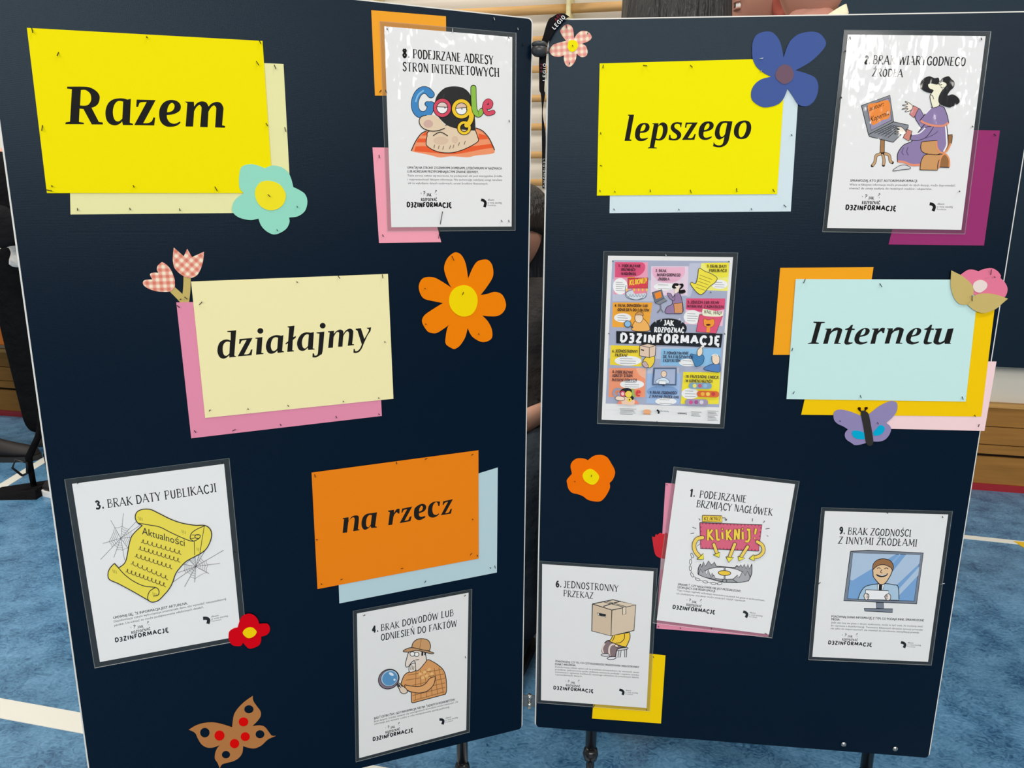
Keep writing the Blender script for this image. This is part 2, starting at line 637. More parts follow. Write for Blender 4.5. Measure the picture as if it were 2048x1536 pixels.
# ---------------------------------------------------------------- lettering
# quirky narrow capitals: width, strokes (T thick, t thin; lower-case suffix c = curved)
G_ = {
    'A': (.62, ['t 0 0 .3 1', 'T .3 1 .6 0', 't .12 .33 .48 .33']),
    'B': (.5, ['T .08 0 .08 1', 'tc .08 1 .36 .97 .4 .76 .3 .56 .08 .53', 'tc .08 .53 .4 .5 .49 .28 .38 .04 .08 0']),
    'C': (.52, ['Tc .5 .8 .42 .98 .22 .98 .06 .7 .06 .3 .22 .02 .42 .04 .5 .2']),
    'D': (.56, ['T .08 0 .08 1', 'Tc .08 1 .38 .95 .53 .6 .5 .3 .34 .04 .08 0']),
    'E': (.44, ['T .08 0 .08 1', 't .08 1 .42 1', 't .08 .52 .34 .52', 't .08 0 .44 0']),
    'F': (.42, ['T .08 0 .08 1', 't .08 1 .42 1', 't .08 .52 .34 .52']),
    'G': (.55, ['Tc .5 .8 .4 .98 .22 .97 .06 .7 .06 .3 .22 .02 .42 .05 .5 .2', 'T .5 .42 .5 .04', 't .34 .42 .56 .42']),
    'H': (.56, ['T .08 0 .08 1', 'T .48 0 .48 1', 't .08 .5 .48 .5']),
    'I': (.16, ['T .08 0 .08 1']),
    'J': (.34, ['Tc .26 1 .26 .5 .25 .2 .15 .02 .02 .12', 't .08 1 .3 1']),
    'K': (.54, ['T .08 0 .08 1', 't .5 1 .1 .46', 'T .16 .5 .52 0']),
    'L': (.43, ['T .08 0 .08 1', 't .08 0 .42 0']),
    'Ł': (.43, ['T .08 0 .08 1', 't .08 0 .42 0', 't -.04 .36 .3 .64']),
    'M': (.72, ['t .06 0 .1 1', 'T .1 1 .36 .15', 't .36 .15 .62 1', 'T .62 1 .66 0']),
    'N': (.56, ['t .07 0 .07 1', 'T .07 1 .5 0', 't .5 0 .5 1']),
    'O': (.54, ['Tc .27 1 .1 .84 .05 .5 .1 .16 .27 0 .44 .16 .49 .5 .44 .84 .27 1']),
    'P': (.48, ['T .08 0 .08 1', 'tc .08 1 .38 .98 .45 .74 .36 .5 .08 .47']),
    'R': (.54, ['T .08 0 .08 1', 'tc .08 1 .38 .98 .44 .76 .34 .54 .08 .5', 'T .22 .5 .52 0']),
    'S': (.44, ['Tc .4 .84 .3 1 .12 .94 .07 .74 .2 .56 .34 .42 .4 .22 .28 0 .12 .02 .03 .18']),
    'T': (.5, ['T .25 0 .25 1', 't 0 1 .5 1']),
    'U': (.54, ['Tc .08 1 .08 .4 .12 .1 .27 0 .42 .1 .46 .4 .46 1']),
    'W': (.82, ['T 0 1 .2 0', 't .2 0 .41 .9', 'T .41 .9 .6 0', 't .6 0 .8 1']),
    'Y': (.52, ['T 0 1 .26 .45', 't .52 1 .26 .45', 'T .26 .45 .26 0']),
    'Z': (.48, ['t .03 1 .46 1', 'T .44 1 .03 0', 't .03 0 .47 0']),
    'Ǝ': (.44, ['T .36 0 .36 1', 't .02 1 .36 1', 't .1 .52 .36 .52', 't 0 0 .36 0']),
    '.': (.24, ['T .05 .08 .2 .08']),
    ',': (.16, ['T .1 .04 .06 -.14']),
    '!': (.18, ['T .09 .34 .09 1', 'T .06 .02 .12 .02']),
    '?': (.4, ['Tc .04 .82 .18 1 .36 .84 .28 .58 .18 .44 .18 .3', 'T .15 .02 .21 .02']),
    '1': (.36, ['T .22 0 .22 1', 'T .02 .78 .22 1']),
    '2': (.46, ['Tc .06 .78 .2 1 .38 .84 .34 .56 .06 .03', 'T .05 .03 .44 .03']),
    '3': (.46, ['Tc .05 .86 .22 1 .38 .8 .2 .55', 'Tc .2 .55 .42 .36 .3 .04 .04 .1']),
    '4': (.52, ['T .36 1 .04 .32', 'T .04 .3 .5 .3', 'T .36 0 .36 1']),
    '5': (.46, ['T .4 1 .1 1 .08 .6', 'Tc .08 .6 .36 .58 .4 .2 .2 0 .04 .1']),
    '6': (.48, ['Tc .36 .98 .12 .7 .08 .25 .24 0 .42 .25 .3 .52 .1 .35']),
    '7': (.46, ['T .04 1 .42 1', 'T .42 1 .16 0']),
    '8': (.48, ['Tc .24 1 .1 .8 .24 .55 .4 .28 .24 0 .08 .26 .24 .54 .38 .8 .24 1']),
    '9': (.48, ['Tc .38 .6 .2 .5 .08 .76 .24 1 .4 .76 .38 .3 .16 0']),
    '0': (.52, ['Tc .27 1 .1 .84 .05 .5 .1 .16 .27 0 .44 .16 .49 .5 .44 .84 .27 1']),
}
for a, b in (('Ó', 'O'), ('Ń', 'N'), ('Ś', 'S'), ('Ź', 'Z'), ('Ć', 'C')):
    G_[a] = (G_[b][0], G_[b][1] + ['t .22 1.12 .34 1.34'])
G_['Ż'] = (G_['Z'][0], G_['Z'][1] + ['T .2 1.2 .28 1.2'])
for a, b in (('Ą', 'A'), ('Ę', 'E')):
    w_ = G_[b][0]
    G_[a] = (w_, G_[b][1] + ['tc %g 0 %g -.14 %g -.24' % (w_ - .06, w_ - .14, w_ - .02)])


def caps(ink, text, p0, p1, h, col, T_=.14, t_=.08, serif=True, gap=.13, space=.34, jig=0.03, upx=None):
    """Draw capitals from baseline start p0 to baseline end p1 (photo px), cap height h px."""
    tot = 0.0
    for ch in text:
        tot += space if ch == ' ' else G_[ch][0] + gap
    tot -= gap
    dx, dy = p1[0] - p0[0], p1[1] - p0[1]
    L = math.hypot(dx, dy)
    ex, ey = dx / L, dy / L
    kx = L / tot
    ux, uy = upx if upx else (ey * 0.35, -1.0)
    rnd = random.Random(len(text) * 7 + 3)

    def P(x, y):
        return (p0[0] + ex * x * kx + ux * y * h, p0[1] + ey * x * kx + uy * y * h)
    x = 0.0
    for ch in text:
        if ch == ' ':
            x += space
            continue
        w, sts = G_[ch]
        jy = rnd.uniform(-jig, jig)
        for st in sts:
            k, *n = st.split()
            n = [float(a) for a in n]
            pts = [P(x + n[i], n[i + 1] + jy) for i in range(0, len(n), 2)]
            if 'c' in k:
                pts = spline(pts, False, 4)
            wd = (T_ if k[0] == 'T' else t_) * h
            ink.stroke_px(pts, wd, col)
            if serif and k == 'T' and len(n) == 4 and ch not in '.!,?':
                for i in (0, 2):
                    if n[i + 1] in (0.0, 1.0):
                        a, b = P(x + n[i] - .1, n[i + 1] + jy), P(x + n[i] + .1, n[i + 1] + jy)
                        ink.stroke_px([a, b], t_ * h, col)
        x += w + gap
    return ink


_txt = {}


def text_mesh(s):
    if s in _txt:
        return _txt[s]
    cu = bpy.data.curves.new('lettering', 'FONT')
    cu.body = s
    cu.resolution_u = 2
    o = bpy.data.objects.new('lettering', cu)
    C.objects.link(o)
    dg = bpy.context.evaluated_depsgraph_get()
    me = bpy.data.meshes.new_from_object(o.evaluated_get(dg))
    vs = [(v.co.x, v.co.y) for v in me.vertices]
    fs = [tuple(p.vertices) for p in me.polygons]
    bpy.data.objects.remove(o)
    bpy.data.curves.remove(cu)
    bpy.data.meshes.remove(me)
    _txt[s] = (vs, fs)
    return _txt[s]


def text(ink, s, p0, p1, cap, col, lean=0.0, upx=None):
    """Plain sans text stretched from p0 to p1 (photo px) with cap height `cap` px."""
    vs, fs = text_mesh(s)
    if not vs:
        return ink
    H = max(v[1] for v in text_mesh('H')[0])
    x0, x1 = min(v[0] for v in vs), max(v[0] for v in vs)
    ux, uy = upx or (0.0, -1.0)
    out = []
    for a, b in vs:
        t = (a - x0) / (x1 - x0)
        y = b / H * cap
        out.append((p0[0] + (p1[0] - p0[0]) * t + ux * y + lean * y, p0[1] + (p1[1] - p0[1]) * t + uy * y))
    return ink.raw(out, fs, col)

# ---------------------------------------------------------------- the two display boards
NAVY = (0, 15, 33)
BLK = (26, 26, 28)


def rrect(x0, x1, z0, z1, r, n=5):
    out = []
    for cx, cz, a0 in ((x1 - r, z1 - r, 0), (x0 + r, z1 - r, 90), (x0 + r, z0 + r, 180), (x1 - r, z0 + r, 270)):
        for k in range(n + 1):
            a = R(a0 + 90 * k / n)
            out.append((cx + r * math.cos(a), cz + r * math.sin(a)))
    return out


def slab(name, loop, y0, y1, mt, parent):
    n = len(loop)
    V = [(a, y0, b) for a, b in loop] + [(a, y1, b) for a, b in loop]
    F = [tuple(range(n)), tuple(range(2 * n - 1, n - 1, -1))]
    F += [(i, i + n, (i + 1) % n + n, (i + 1) % n) for i in range(n)]
    return mesh_obj(name, V, F, mt, parent)


def board(plane, sgn, label, legs, kz):
    """sgn -1: the board runs to the left of its origin, +1: to the right. Local x=U, z from the board's top."""
    e = empty('display_board', label, 'display board', plane.o, plane.yaw, 'pair of linked display boards')
    xs = sorted((0.0, sgn * BW))
    x0, x1 = xs
    slab('core', rrect(x0, x1, -BH, 0, 0.008), 0.002, 0.026, mat((226, 226, 220), 'gloss', 0.4), e)
    slab('fabric', rrect(x0 + 0.0026, x1 - 0.0026, -BH, -0.0022, 0.007), 0.0, 0.003, mat(NAVY, 'fabric'), e)
    slab('fabric', rrect(x0 + 0.0026, x1 - 0.0026, -BH, -0.0022, 0.007), 0.025, 0.028, mat(NAVY, 'fabric'), e)
    zf = -plane.o.z
    for lx in legs:
        lg = MB()
        lg.tube([(lx, 0.05, -0.9), (lx, 0.05, zf + kz + 0.02)], 0.0115, 14)
        lg.tube([(lx, 0.05, zf + kz + 0.02), (lx, 0.05, zf + 0.015)], 0.0085, 14)
        lo = lg.build('leg', mat((14, 15, 18), 'gloss'), e, True)
        kn = MB().lathe([(0.0085, -0.014), (0.014, -0.011), (0.0165, 0.0), (0.014, 0.011), (0.0085, 0.016)], 18, (lx, 0.05, zf + kz))
        kn.build('clamp_knob', mat((20, 21, 24), 'gloss'), lo, True)
        ft = MB().box(lx - 0.014, lx + 0.014, -0.26, 0.056, zf, zf + 0.016, 0.003)
        ft.build('foot', mat((20, 21, 24), 'gloss'), lo)
        cl = MB().box(lx - 0.016, lx + 0.016, 0.028, 0.066, -BH + 0.03, -BH + 0.09, 0.002)
        cl.build('bracket', mat((20, 21, 24), 'gloss'), lo)
    return e


bl = board(PL, -1, 'navy fabric display board on the left, with the yellow Razem card on it', (-0.113, -0.66), 0.085)
br = board(PR, 1, 'navy fabric display board on the right, with the yellow lepszego card on it', (0.116, 0.672), 0.094)
for x, y in ((1687, 1488), (1790, 1497)):
    u, v = PR.uv(x, y)
    b = MB()
    b.sphere((0, 0, 0), (0.0034, 0.0022, 0.0034), 12, 8)
    b.tube([(0, -0.0002, 0), (0, -0.0012, 0)], [0.0052, 0.0046], 14)
    b.build('rivet', mat((170, 172, 170), 'gloss', 0.3, 1.0), br, True, (u, -0.0008, v))

# joint between the boards: black knob at the top, steel hinge low down, lanyard hanging over it
u0, v0 = PR.uv(1080, 101)
kw = PR.world(u0, v0, 0.016)
k = empty('connector_knob', 'black round knob joining the tops of the two navy boards', 'knob', kw, PR.yaw)
b = MB().lathe([(0.004, 0.0105), (0.0095, 0.0098), (0.0126, 0.0075), (0.0128, 0.0055), (0.0118, 0.0035), (0.0108, 0.003)], 28)
b.build('cap', mat((70, 72, 72), 'gloss', 0.25), k, True)
b = MB().lathe([(0.0104, 0.003), (0.012, 0.001), (0.0132, -0.003), (0.012, -0.008), (0.0085, -0.0118), (0.003, -0.013)], 28)
b.build('body', mat((58, 59, 60), 'gloss', 0.35), k, True)
b = MB()
b.box(-0.0125, 0.0145, 0.004, 0.022, -0.004, 0.003)
b.build('bracket', mat((40, 40, 42), 'gloss'), k)
u0, v0 = PR.uv(1058, 1409)
h_ = empty('hinge', 'small steel hinge low in the gap between the two navy boards', 'hinge', PR.world(u0, v0, -0.012), PR.yaw)
b = MB().lathe([(0.0045, -0.016), (0.0045, -0.003)], 14).lathe([(0.0045, 0.003), (0.0045, 0.014)], 14).lathe([(0.003, -0.004), (0.003, 0.004)], 12)
b.build('barrel', mat((190, 192, 188), 'gloss', 0.25, 1.0), h_, True)
b = MB().box(-0.016, -0.003, 0.0, 0.002, -0.014, 0.012).box(0.003, 0.012, 0.0, 0.002, -0.014, 0.012)
b.build('leaf', mat((150, 152, 150), 'gloss', 0.3, 1.0), h_)

# ---------------------------------------------------------------- coloured sheets and cards
WARM = {}


def quad_sheet(plane, d, T, off, rgb, name, label, cat, group=None, kind='paper', thick=0.0004):
    q = [T(a, b_) for a, b_, _ in num(d)]
    o = centre(plane, q)
    s = cut_out(name, plane, q, off, thick, mat(rgb, kind), None, o)
    s.location = plane.world(o[0], o[1], 0)
    s.rotation_euler = (0, 0, plane.yaw)
    tag(s, label, cat, group)
    return s, o, q


I1 = Z(0, 0, 1)
ZA, ZB, ZC, ZD, ZE = Z(0, 0, 3.2), Z(640, 0, 3.2), Z(1080, 0, 3.2), Z(240, 460, 3.2), Z(560, 860, 3.2)
ZI = Z(1408, 480, 3.2)
GB = 'coloured paper sheets behind the cards'
quad_sheet(PL, '135 107 567 128 583 425 141 429', I1, .0008, (228, 224, 164), 'backing_sheet', 'pale yellow paper sheet sticking out behind the Razem card', 'paper sheet', GB)
quad_sheet(PL, '328 65 806 104 812 612 352 612', ZB, .0008, (246, 160, 46), 'backing_sheet', 'orange paper sheet behind the top left corner of the masked burglar poster', 'paper sheet', GB)
quad_sheet(PL, '336 943 620 946 776 1550 378 1555', ZB, .0008, (246, 156, 172), 'backing_sheet', 'pink paper sheet behind the bottom left of the masked burglar poster', 'paper sheet', GB)
quad_sheet(PL, '360 463 1640 440 1676 1190 456 1333', ZD, .0008, (222, 138, 164), 'backing_sheet', 'pink paper sheet sticking out behind the działajmy card', 'paper sheet', GB)
quad_sheet(PL, '360 560 1394 240 1388 912 380 1110', ZE, .0008, (178, 203, 209), 'backing_sheet', 'light blue paper sheet sticking out behind the orange na rzecz card', 'paper sheet', GB)
quad_sheet(PR, '462 500 1662 480 1605 1353 445 1364', ZC, .0008, (206, 222, 226), 'backing_sheet', 'very pale blue paper sheet sticking out behind the lepszego card', 'paper sheet', GB)
quad_sheet(PR, '1835 258 2000 261 1968 491 1777 489', I1, .0008, (148, 50, 106), 'backing_sheet', 'dark magenta paper sheet behind the laptop poster', 'paper sheet', GB)
quad_sheet(PR, '488 178 1085 174 1000 735 442 735', ZI, .0008, (255, 160, 30), 'backing_sheet', 'orange paper sheet behind the top left of the Internetu card', 'paper sheet', GB)
quad_sheet(PR, '780 420 1860 440 1775 1130 622 1118', ZI, .0014, (242, 194, 6), 'backing_sheet', 'golden yellow paper sheet right behind the Internetu card', 'paper sheet', GB)
quad_sheet(PR, '1150 770 1872 778 1795 1222 1060 1205', ZI, .0008, (238, 205, 206), 'backing_sheet', 'pale pink paper sheet behind the golden one under the Internetu card', 'paper sheet', GB)
quad_sheet(PR, '1331 966 1560 985 1537 1274 1313 1257', I1, .0008, (222, 140, 164), 'backing_sheet', 'pink paper sheet behind the KLIKNIJ trap poster', 'paper sheet', GB)
quad_sheet(PR, '1195 1295 1331 1311 1322 1447 1184 1437', I1, .0008, (240, 200, 6), 'backing_sheet', 'yellow paper sheet behind the box-headed person poster', 'paper sheet', GB)

INK = (29, 29, 28)


def card(plane, d, T, off, rgb, label, draws):
    q = [T(a, b_) for a, b_, _ in num(d)]
    e, o = thing_on(plane, q, 'headline_card', label, 'card', 'headline word cards')
    cut_out('sheet', plane, q, off, 0.0004, mat(rgb, 'paper'), e, o)
    ink = Ink()
    for TT, outer, hole in draws:
        ink.T = TT
        ink.fill(outer, INK, True, (hole,) if hole else ())
    ink.build('lettering', plane, o, off + 6e-5, 'paper', e, 1e-6)
    return e


def circ(cx, cy, rx, ry):
    return ' '.join('%.1f %.1f' % (cx + rx * math.cos(k * math.pi / 6), cy + ry * math.sin(k * math.pi / 6)) for k in range(12))


def shift(d, dx, dy=0):
    return ' '.join('%g %g%s' % (a + dx, b_ + dy, 'c' if c_ else '') for a, b_, c_ in num(d))


TA, TB = Z(125, 160, 11.703), Z(290, 160, 11.703)
card(PL, '172 178 1680 262 1747 1236 300 1236', ZA, .0018, (238, 221, 0), 'bright yellow card with the black word Razem', [
    (TA, '107 155c 480 155 640 175 780 250 860 350 868 450 830 560 760 620 680 650c 850 980c 945 995c 945 1040c 685 1040c 490 680c 400 670c 385 980c 500 1000c 500 1035c 65 1035c 75 990c 175 975c 220 215c 107 200c',
     '430 235c 540 235 640 310 670 410 660 500 600 580 510 600 410 595c'),
    (TA, '1600 440c 1575 1000c 1650 1025c 1650 1055c 1415 1055c 1395 970c 1330 1030 1230 1062 1110 1030 1030 930 1005 780 1025 640 1090 520 1200 450 1340 428 1440 435 1520 458c',
     '1420 505c 1400 900c 1350 950 1290 970 1230 940 1190 850 1180 720 1210 590 1270 510 1340 490'),
    (TA, '1735 458c 2180 470c 1890 1010c 2010 1005 2090 960 2126 875c 2170 880c 2146 1065c 1680 1055c 1970 515c 1850 520 1800 545 1770 630c 1725 630c', None),
    (TB, '820 968c 832 1005c 740 1070 620 1095 500 1085 400 1020 345 920 330 780 350 660 410 555 500 490 620 465 740 490 820 560 840 640 810 720 720 780 620 810 510 820c 520 900 570 980 650 1020 730 1015',
     '515 755c 530 660 570 575 630 535 680 570 690 630 660 700 590 745'),
    (TB, '930 505c 1145 510c 1150 620c 1220 540 1320 500 1430 525 1490 620c 1560 550 1680 512 1780 545 1835 650 1830 750 1805 1060c 1875 1075c 1870 1118c 1640 1110c 1665 720 1660 640 1610 595 1540 650 1485 740c 1465 1105c 1290 1100c 1320 720 1318 630 1270 585 1200 640 1150 730c 1125 1090c 950 1088c 990 545c', None)])
T3, T4 = Z(425, 640, 11.703), Z(580, 630, 11.703)
card(PL, '455 330 1715 281 1750 1080 545 1203', ZD, .0018, (237, 227, 172), 'cream coloured card with the black word działajmy', [
    (T3, '345 258c 555 240c 510 830c 555 850c 550 862c 395 878c 390 825c 330 880 250 905 170 870 120 770 120 650 160 540 240 475 340 455 425 478c 425 285c 348 280c',
     '408 515c 395 780c 350 825 300 835 260 800 240 710 245 610 280 540 340 505'),
    (T3, '630 445c 938 420c 738 805c 820 800 870 770 900 690c 935 690c 915 825c 590 852c 798 468c 700 480 675 500 650 560c 622 560c', None),
    (T3, '1005 415c 1170 400c 1145 770c 1195 775c 1190 798c 1018 812c 1050 440c 1008 440c', None),
    (T3, circ(1120, 255, 70, 65), None),
    (T3, '1660 355c 1630 720c 1675 735c 1672 755c 1525 770c 1515 715c 1460 765 1380 790 1300 765 1255 670 1255 570 1300 450 1380 385 1480 355 1560 358 1610 368c',
     '1535 415c 1515 665c 1480 705 1430 725 1390 700 1365 620 1375 520 1410 440 1470 405'),
    (T3, '1755 150c 1920 130c 1890 400c 1950 375c 1952 410c 1880 470c 1868 705c 1908 715c 1905 735c 1748 748c 1765 545c 1715 575c 1708 545c 1770 500c 1795 180c 1758 170c', None),
    (T4, '560 402c 535 780c 580 795c 580 808c 425 818c 415 765c 350 825 280 840 210 810 170 720 168 630 210 520 280 440 380 405 480 414c',
     '440 463c 420 725c 370 775 330 780 295 740 280 650 295 560 340 485 400 450'),
    (T4, '620 408c 805 388c 760 860 700 940 610 992 525 990c 530 900c 560 895c 575 950c 620 945 650 900 665 740c 690 435c 622 430c', None),
    (T4, circ(765, 250, 68, 65), None),
    (T4, '888 380c 1030 370c 1028 440c 1090 375 1170 340 1240 370 1250 440c 1310 360 1400 318 1470 355 1480 430 1455 680c 1500 685c 1498 705c 1350 722c 1380 480 1370 400 1330 385 1270 450 1245 510c 1228 740c 1125 745c 1148 470 1145 410 1100 400 1050 460 1020 520c 1005 765c 892 772c 930 410c 890 405c', None),
    (T4, '1535 322c 1660 308c 1740 560c 1830 400 1845 340 1800 315c 1800 298c 1900 288c 1880 380 1820 470 1740 640 1680 780 1620 860 1550 888 1485 885c 1488 795c 1512 790c 1525 845c 1580 840 1640 780 1680 690c 1580 370c 1538 345c', None)])
T5 = Z(675, 980, 8.359)
card(PL, '202 273 1270 130 1272 823 240 1018', ZE, .0018, (230, 127, 20), 'orange card with the black words na rzecz', [
    (T5, '88 470c 185 455c 185 520c 240 445 320 425 358 465 340 655c 370 660c 365 672c 262 690c 285 520 280 465 250 460 200 500 180 540c 160 710c 85 718c 110 490c 90 485c', None),
    (T5, '660 372c 630 605c 660 615c 655 628c 565 635c 555 605c 500 650 450 665 410 620 402 540 430 450 490 400 580 385',
     '575 420c 555 580c 520 620 490 610 478 560 490 470 530 420'),
    (T5, '845 345c 945 330c 945 385c 990 320 1040 315c 1035 395c 1005 390c 990 370 950 410 935 450c 915 580c 848 590c 875 370c 848 362c', None),
    (T5, '1080 312c 1250 275c 1120 515c 1180 500 1205 450c 1240 435c 1220 520c 1038 555c 1165 320c 1110 335 1085 380c 1068 378c', None),
    (T5, '1470 432c 1465 460c 1400 495 1340 500 1290 460 1278 400 1290 310 1350 255 1420 230 1475 255 1480 310 1440 360 1362 388c 1365 430 1400 448',
     '1364 360c 1370 310 1400 265 1425 280 1420 325 1395 350'),
    (T5, '1715 192c 1705 270c 1685 268c 1670 215 1640 205 1600 250 1585 330 1605 400 1650 415 1695 390c 1700 405c 1650 445 1590 462 1530 440 1510 370 1525 270 1580 210 1650 192', None),
    (T5, '1765 190c 1930 152c 1800 390c 1860 375 1885 325c 1915 310c 1895 395c 1728 422c 1848 195c 1795 215 1775 250c 1758 248c', None)])
T6, T7 = Z(1240, 215, 14.629), Z(1370, 215, 14.629)
card(PR, '382 406 1575 373 1518 1242 364 1252', ZC, .0018, (241, 227, 0), 'bright yellow card with the black word lepszego', [
    (T6, '235 208c 412 208c 280 930c 335 940c 330 978c 132 978c 270 245c 235 240c', None),
    (T6, '818 880c 815 910c 720 965 620 985 520 965 450 880 440 750 480 600 570 490 700 450 820 475 865 560 840 660 750 725 590 745c 580 830 610 900 700 905',
     '592 700c 615 610 660 520 720 495 748 540 730 620 680 680'),
    (T6, '945 460c 1130 460c 1120 530c 1190 450 1290 440 1370 500 1395 620 1370 770 1300 900 1200 960 1110 965 1040 950c 1000 1160c 1080 1175c 1075 1198c 810 1195c 820 1170c 870 1155c 990 490c 945 478c',
     '1110 580c 1150 530 1210 520 1250 580 1255 690 1225 820 1160 910 1110 920 1055 900c'),
    (T6, '1815 440c 1790 575c 1765 575c 1750 500 1690 480 1620 490 1590 550 1620 610 1720 680 1785 760 1780 860 1700 940 1580 965 1420 945c 1440 800c 1475 800c 1490 880 1550 915 1630 905 1670 850 1640 780 1550 710 1490 630 1490 540 1550 460 1650 428 1750 435', None),
    (T7, '22 440c 375 437c 85 890c 180 895 235 860 280 775c 318 775c 275 945c -90 948c 205 485c 80 490 50 520 40 590c -5 590c', None),
    (T7, '785 840c 785 870c 700 930 580 950 470 920 405 830 400 700 440 550 540 440 670 405 790 430 840 510 810 610 700 680 545 715c 540 800 570 870 650 880',
     '557 660c 580 570 630 490 690 465 715 510 700 580 640 640'),
    (T7, '1390 405c 1300 860 1270 980 1200 1090 1080 1155 960 1165 820 1135c 845 995c 870 1060 950 1105 1050 1100 1110 1040 1150 860c 1080 910 1000 940 920 900 875 800 880 680 930 540 1020 430 1150 395 1280 400',
     '1235 455c 1170 780c 1120 840 1070 860 1030 820 1010 730 1030 590 1090 480 1160 450'),
    (T7, '1750 380 1870 410 1930 510 1935 640 1890 780 1800 890 1650 925 1520 890 1440 790 1435 640 1490 500 1600 410',
     '1740 435 1790 480 1800 580 1770 720 1710 830 1640 870 1590 830 1570 730 1590 590 1650 480')])
T8 = Z(1610, 630, 6.606)
N_ = '270 180c 350 178c 345 215c 390 170 450 168 490 190 485 230 440 368c 475 372c 472 382c 382 382c 430 215 400 210 360 225 330 260c 300 380c 238 382c 290 195c 270 190c'
t_ = '635 128c 622 178c 660 182c 655 198c 618 198c 575 340 590 360 630 362c 628 375c 580 390 535 388 520 365 525 330 565 200c 528 195c 530 185c 580 165 605 135c'
e_ = '825 348c 822 365c 770 385 720 390 670 370 652 320 675 250 730 195 800 170 850 190 850 230 810 270 725 290c 715 330 735 355 775 360'
eh = '731 270c 755 215 785 185 800 200 790 240 765 262'
card(PR, '587 250 1762 254 1675 1034 528 1018', ZI, .0022, (193, 226, 222), 'light blue card with the black word Internetu', [
    (T8, '112 87c 265 90c 262 103c 215 112c 145 360c 185 368c 180 382c 35 382c 40 372c 82 362c 150 110c 112 103c', None),
    (T8, N_, None), (T8, t_, None), (T8, e_, eh),
    (T8, '885 180c 975 175c 970 210c 1010 170 1058 172c 1045 240c 1025 240c 1010 215 980 230 950 265c 925 380c 862 382c 915 195c 885 190c', None),
    (T8, shift(N_, 813, -3), None), (T8, shift(e_, 681, -1), shift(eh, 681, -1)), (T8, shift(t_, 1047, -2), None),
    (T8, '1720 180c 1812 175c 1770 320 1765 350 1790 362 1840 335c 1885 185c 1965 175c 1915 370c 1930 373c 1927 382c 1845 382c 1845 360c 1790 388 1730 388 1700 365 1700 330 1740 200c 1718 192c', None)])

# ---------------------------------------------------------------- paper flowers and butterflies


def flower(plane, T, off, label, name, cat, parts, group='paper flowers on the boards'):
    """parts: (part name, outline, colour, kind, extra offset, holes, gingham angle, smooth)."""
    allp = [T(a, b_) for a, b_, _ in num(parts[0][1])]
    e, o = thing_on(plane, allp, name, label, cat, group)
    objs = []
    for (pn, d, rgb, kind, dz, holes, ang, par) in parts:
        ink = Ink(T)
        pts = ink.pts(d, True, True, 5)
        hs = [ink.pts(h, True, True, 5) for h in holes]
        mt = mat(rgb, kind, None, ang) if kind == 'gingham' else mat(rgb, kind)
        p = cut_out(pn, plane, pts, off + dz, 0.0005, mt, e if par is None else objs[par], o, hs)
        objs.append(p)
    return e, o, objs


TT = Z(440, 310, 9.035)
flower(PL, TT, .0026, 'mint green paper flower at the lower right of the Razem card', 'paper_flower', 'paper flower', [
    ('petals', '370 250 430 190 560 165 690 190 810 240c 900 200 990 190 1120 225 1230 310 1290 440 1325 580c 1430 630 1530 700 1575 800 1570 920 1520 1030 1400 1110 1250 1130c 1255 1220 1200 1330 1080 1410 960 1435 830 1370 740 1270 695 1150c 560 1175 400 1150 280 1090 220 1000 235 880 300 780 430 690c 360 610 345 520 345 400', (145, 212, 188), 'paper', 0, (), 0, None),
    ('centre', '640 620 710 510 800 470 920 470 1060 520 1150 620 1190 740 1150 880 1050 970 920 1000 800 970 700 890 640 760', (236, 219, 38), 'paper', .0007, (), 0, None)])
TT = Z(820, 490, 6.981)
flower(PL, TT, .0016, 'orange paper daisy with seven petals right of the działajmy card', 'paper_flower', 'paper flower', [
    ('petals', '585 600c 545 540 490 400 478 300 520 190 600 115 660 105 725 150 780 270 812 470c 870 330 930 240 1000 208 1090 210 1150 290 1160 430 1090 560 985 700c 1090 680 1180 655 1270 680 1320 750 1340 850 1300 940 1220 990 1100 995 1010 985c 1090 1070 1145 1190 1135 1310 1010 1355 870 1280 805 1160c 770 1290 700 1400 630 1450 580 1440 500 1380 500 1270 525 1150 560 1105c 470 1170 380 1225 310 1230 240 1200 170 1080 195 990 300 910 460 810c 330 785 190 745 130 640 130 540 190 460 320 450 430 500', (235, 126, 2), 'paper', 0, (), 0, None),
    ('centre', '545 780 570 670 640 595 750 560 850 590 920 670 945 770 920 890 850 975 740 1000 640 960 570 880', (241, 207, 2), 'paper', .0007, (), 0, None)])
TT = Z(1090, 30, 12.8)
flower(PR, TT, .0012, 'pink gingham paper flower at the top left of the right board', 'paper_flower', 'paper flower', [
    ('petals', '545 660c 460 560 395 440 400 380 480 280 580 240 680 290 725 400 742 600c 830 480 920 415 1030 410 1130 450 1195 560 1130 660 940 740c 1040 790 1090 930 1060 1040 960 1080 880 1050 810 985c 790 1130 720 1260 620 1330 530 1270 485 1150 485 1030c 390 1065 240 1060 150 1000 118 900 200 770 350 710', (222, 146, 132), 'gingham', 0, (), 4, None),
    ('centre', '585 740 620 660 720 640 810 680 850 770 810 870 720 940 640 925 585 850', (247, 224, 12), 'paper', .0007, (), 0, None)])
TT = Z(1480, 40, 8.085)
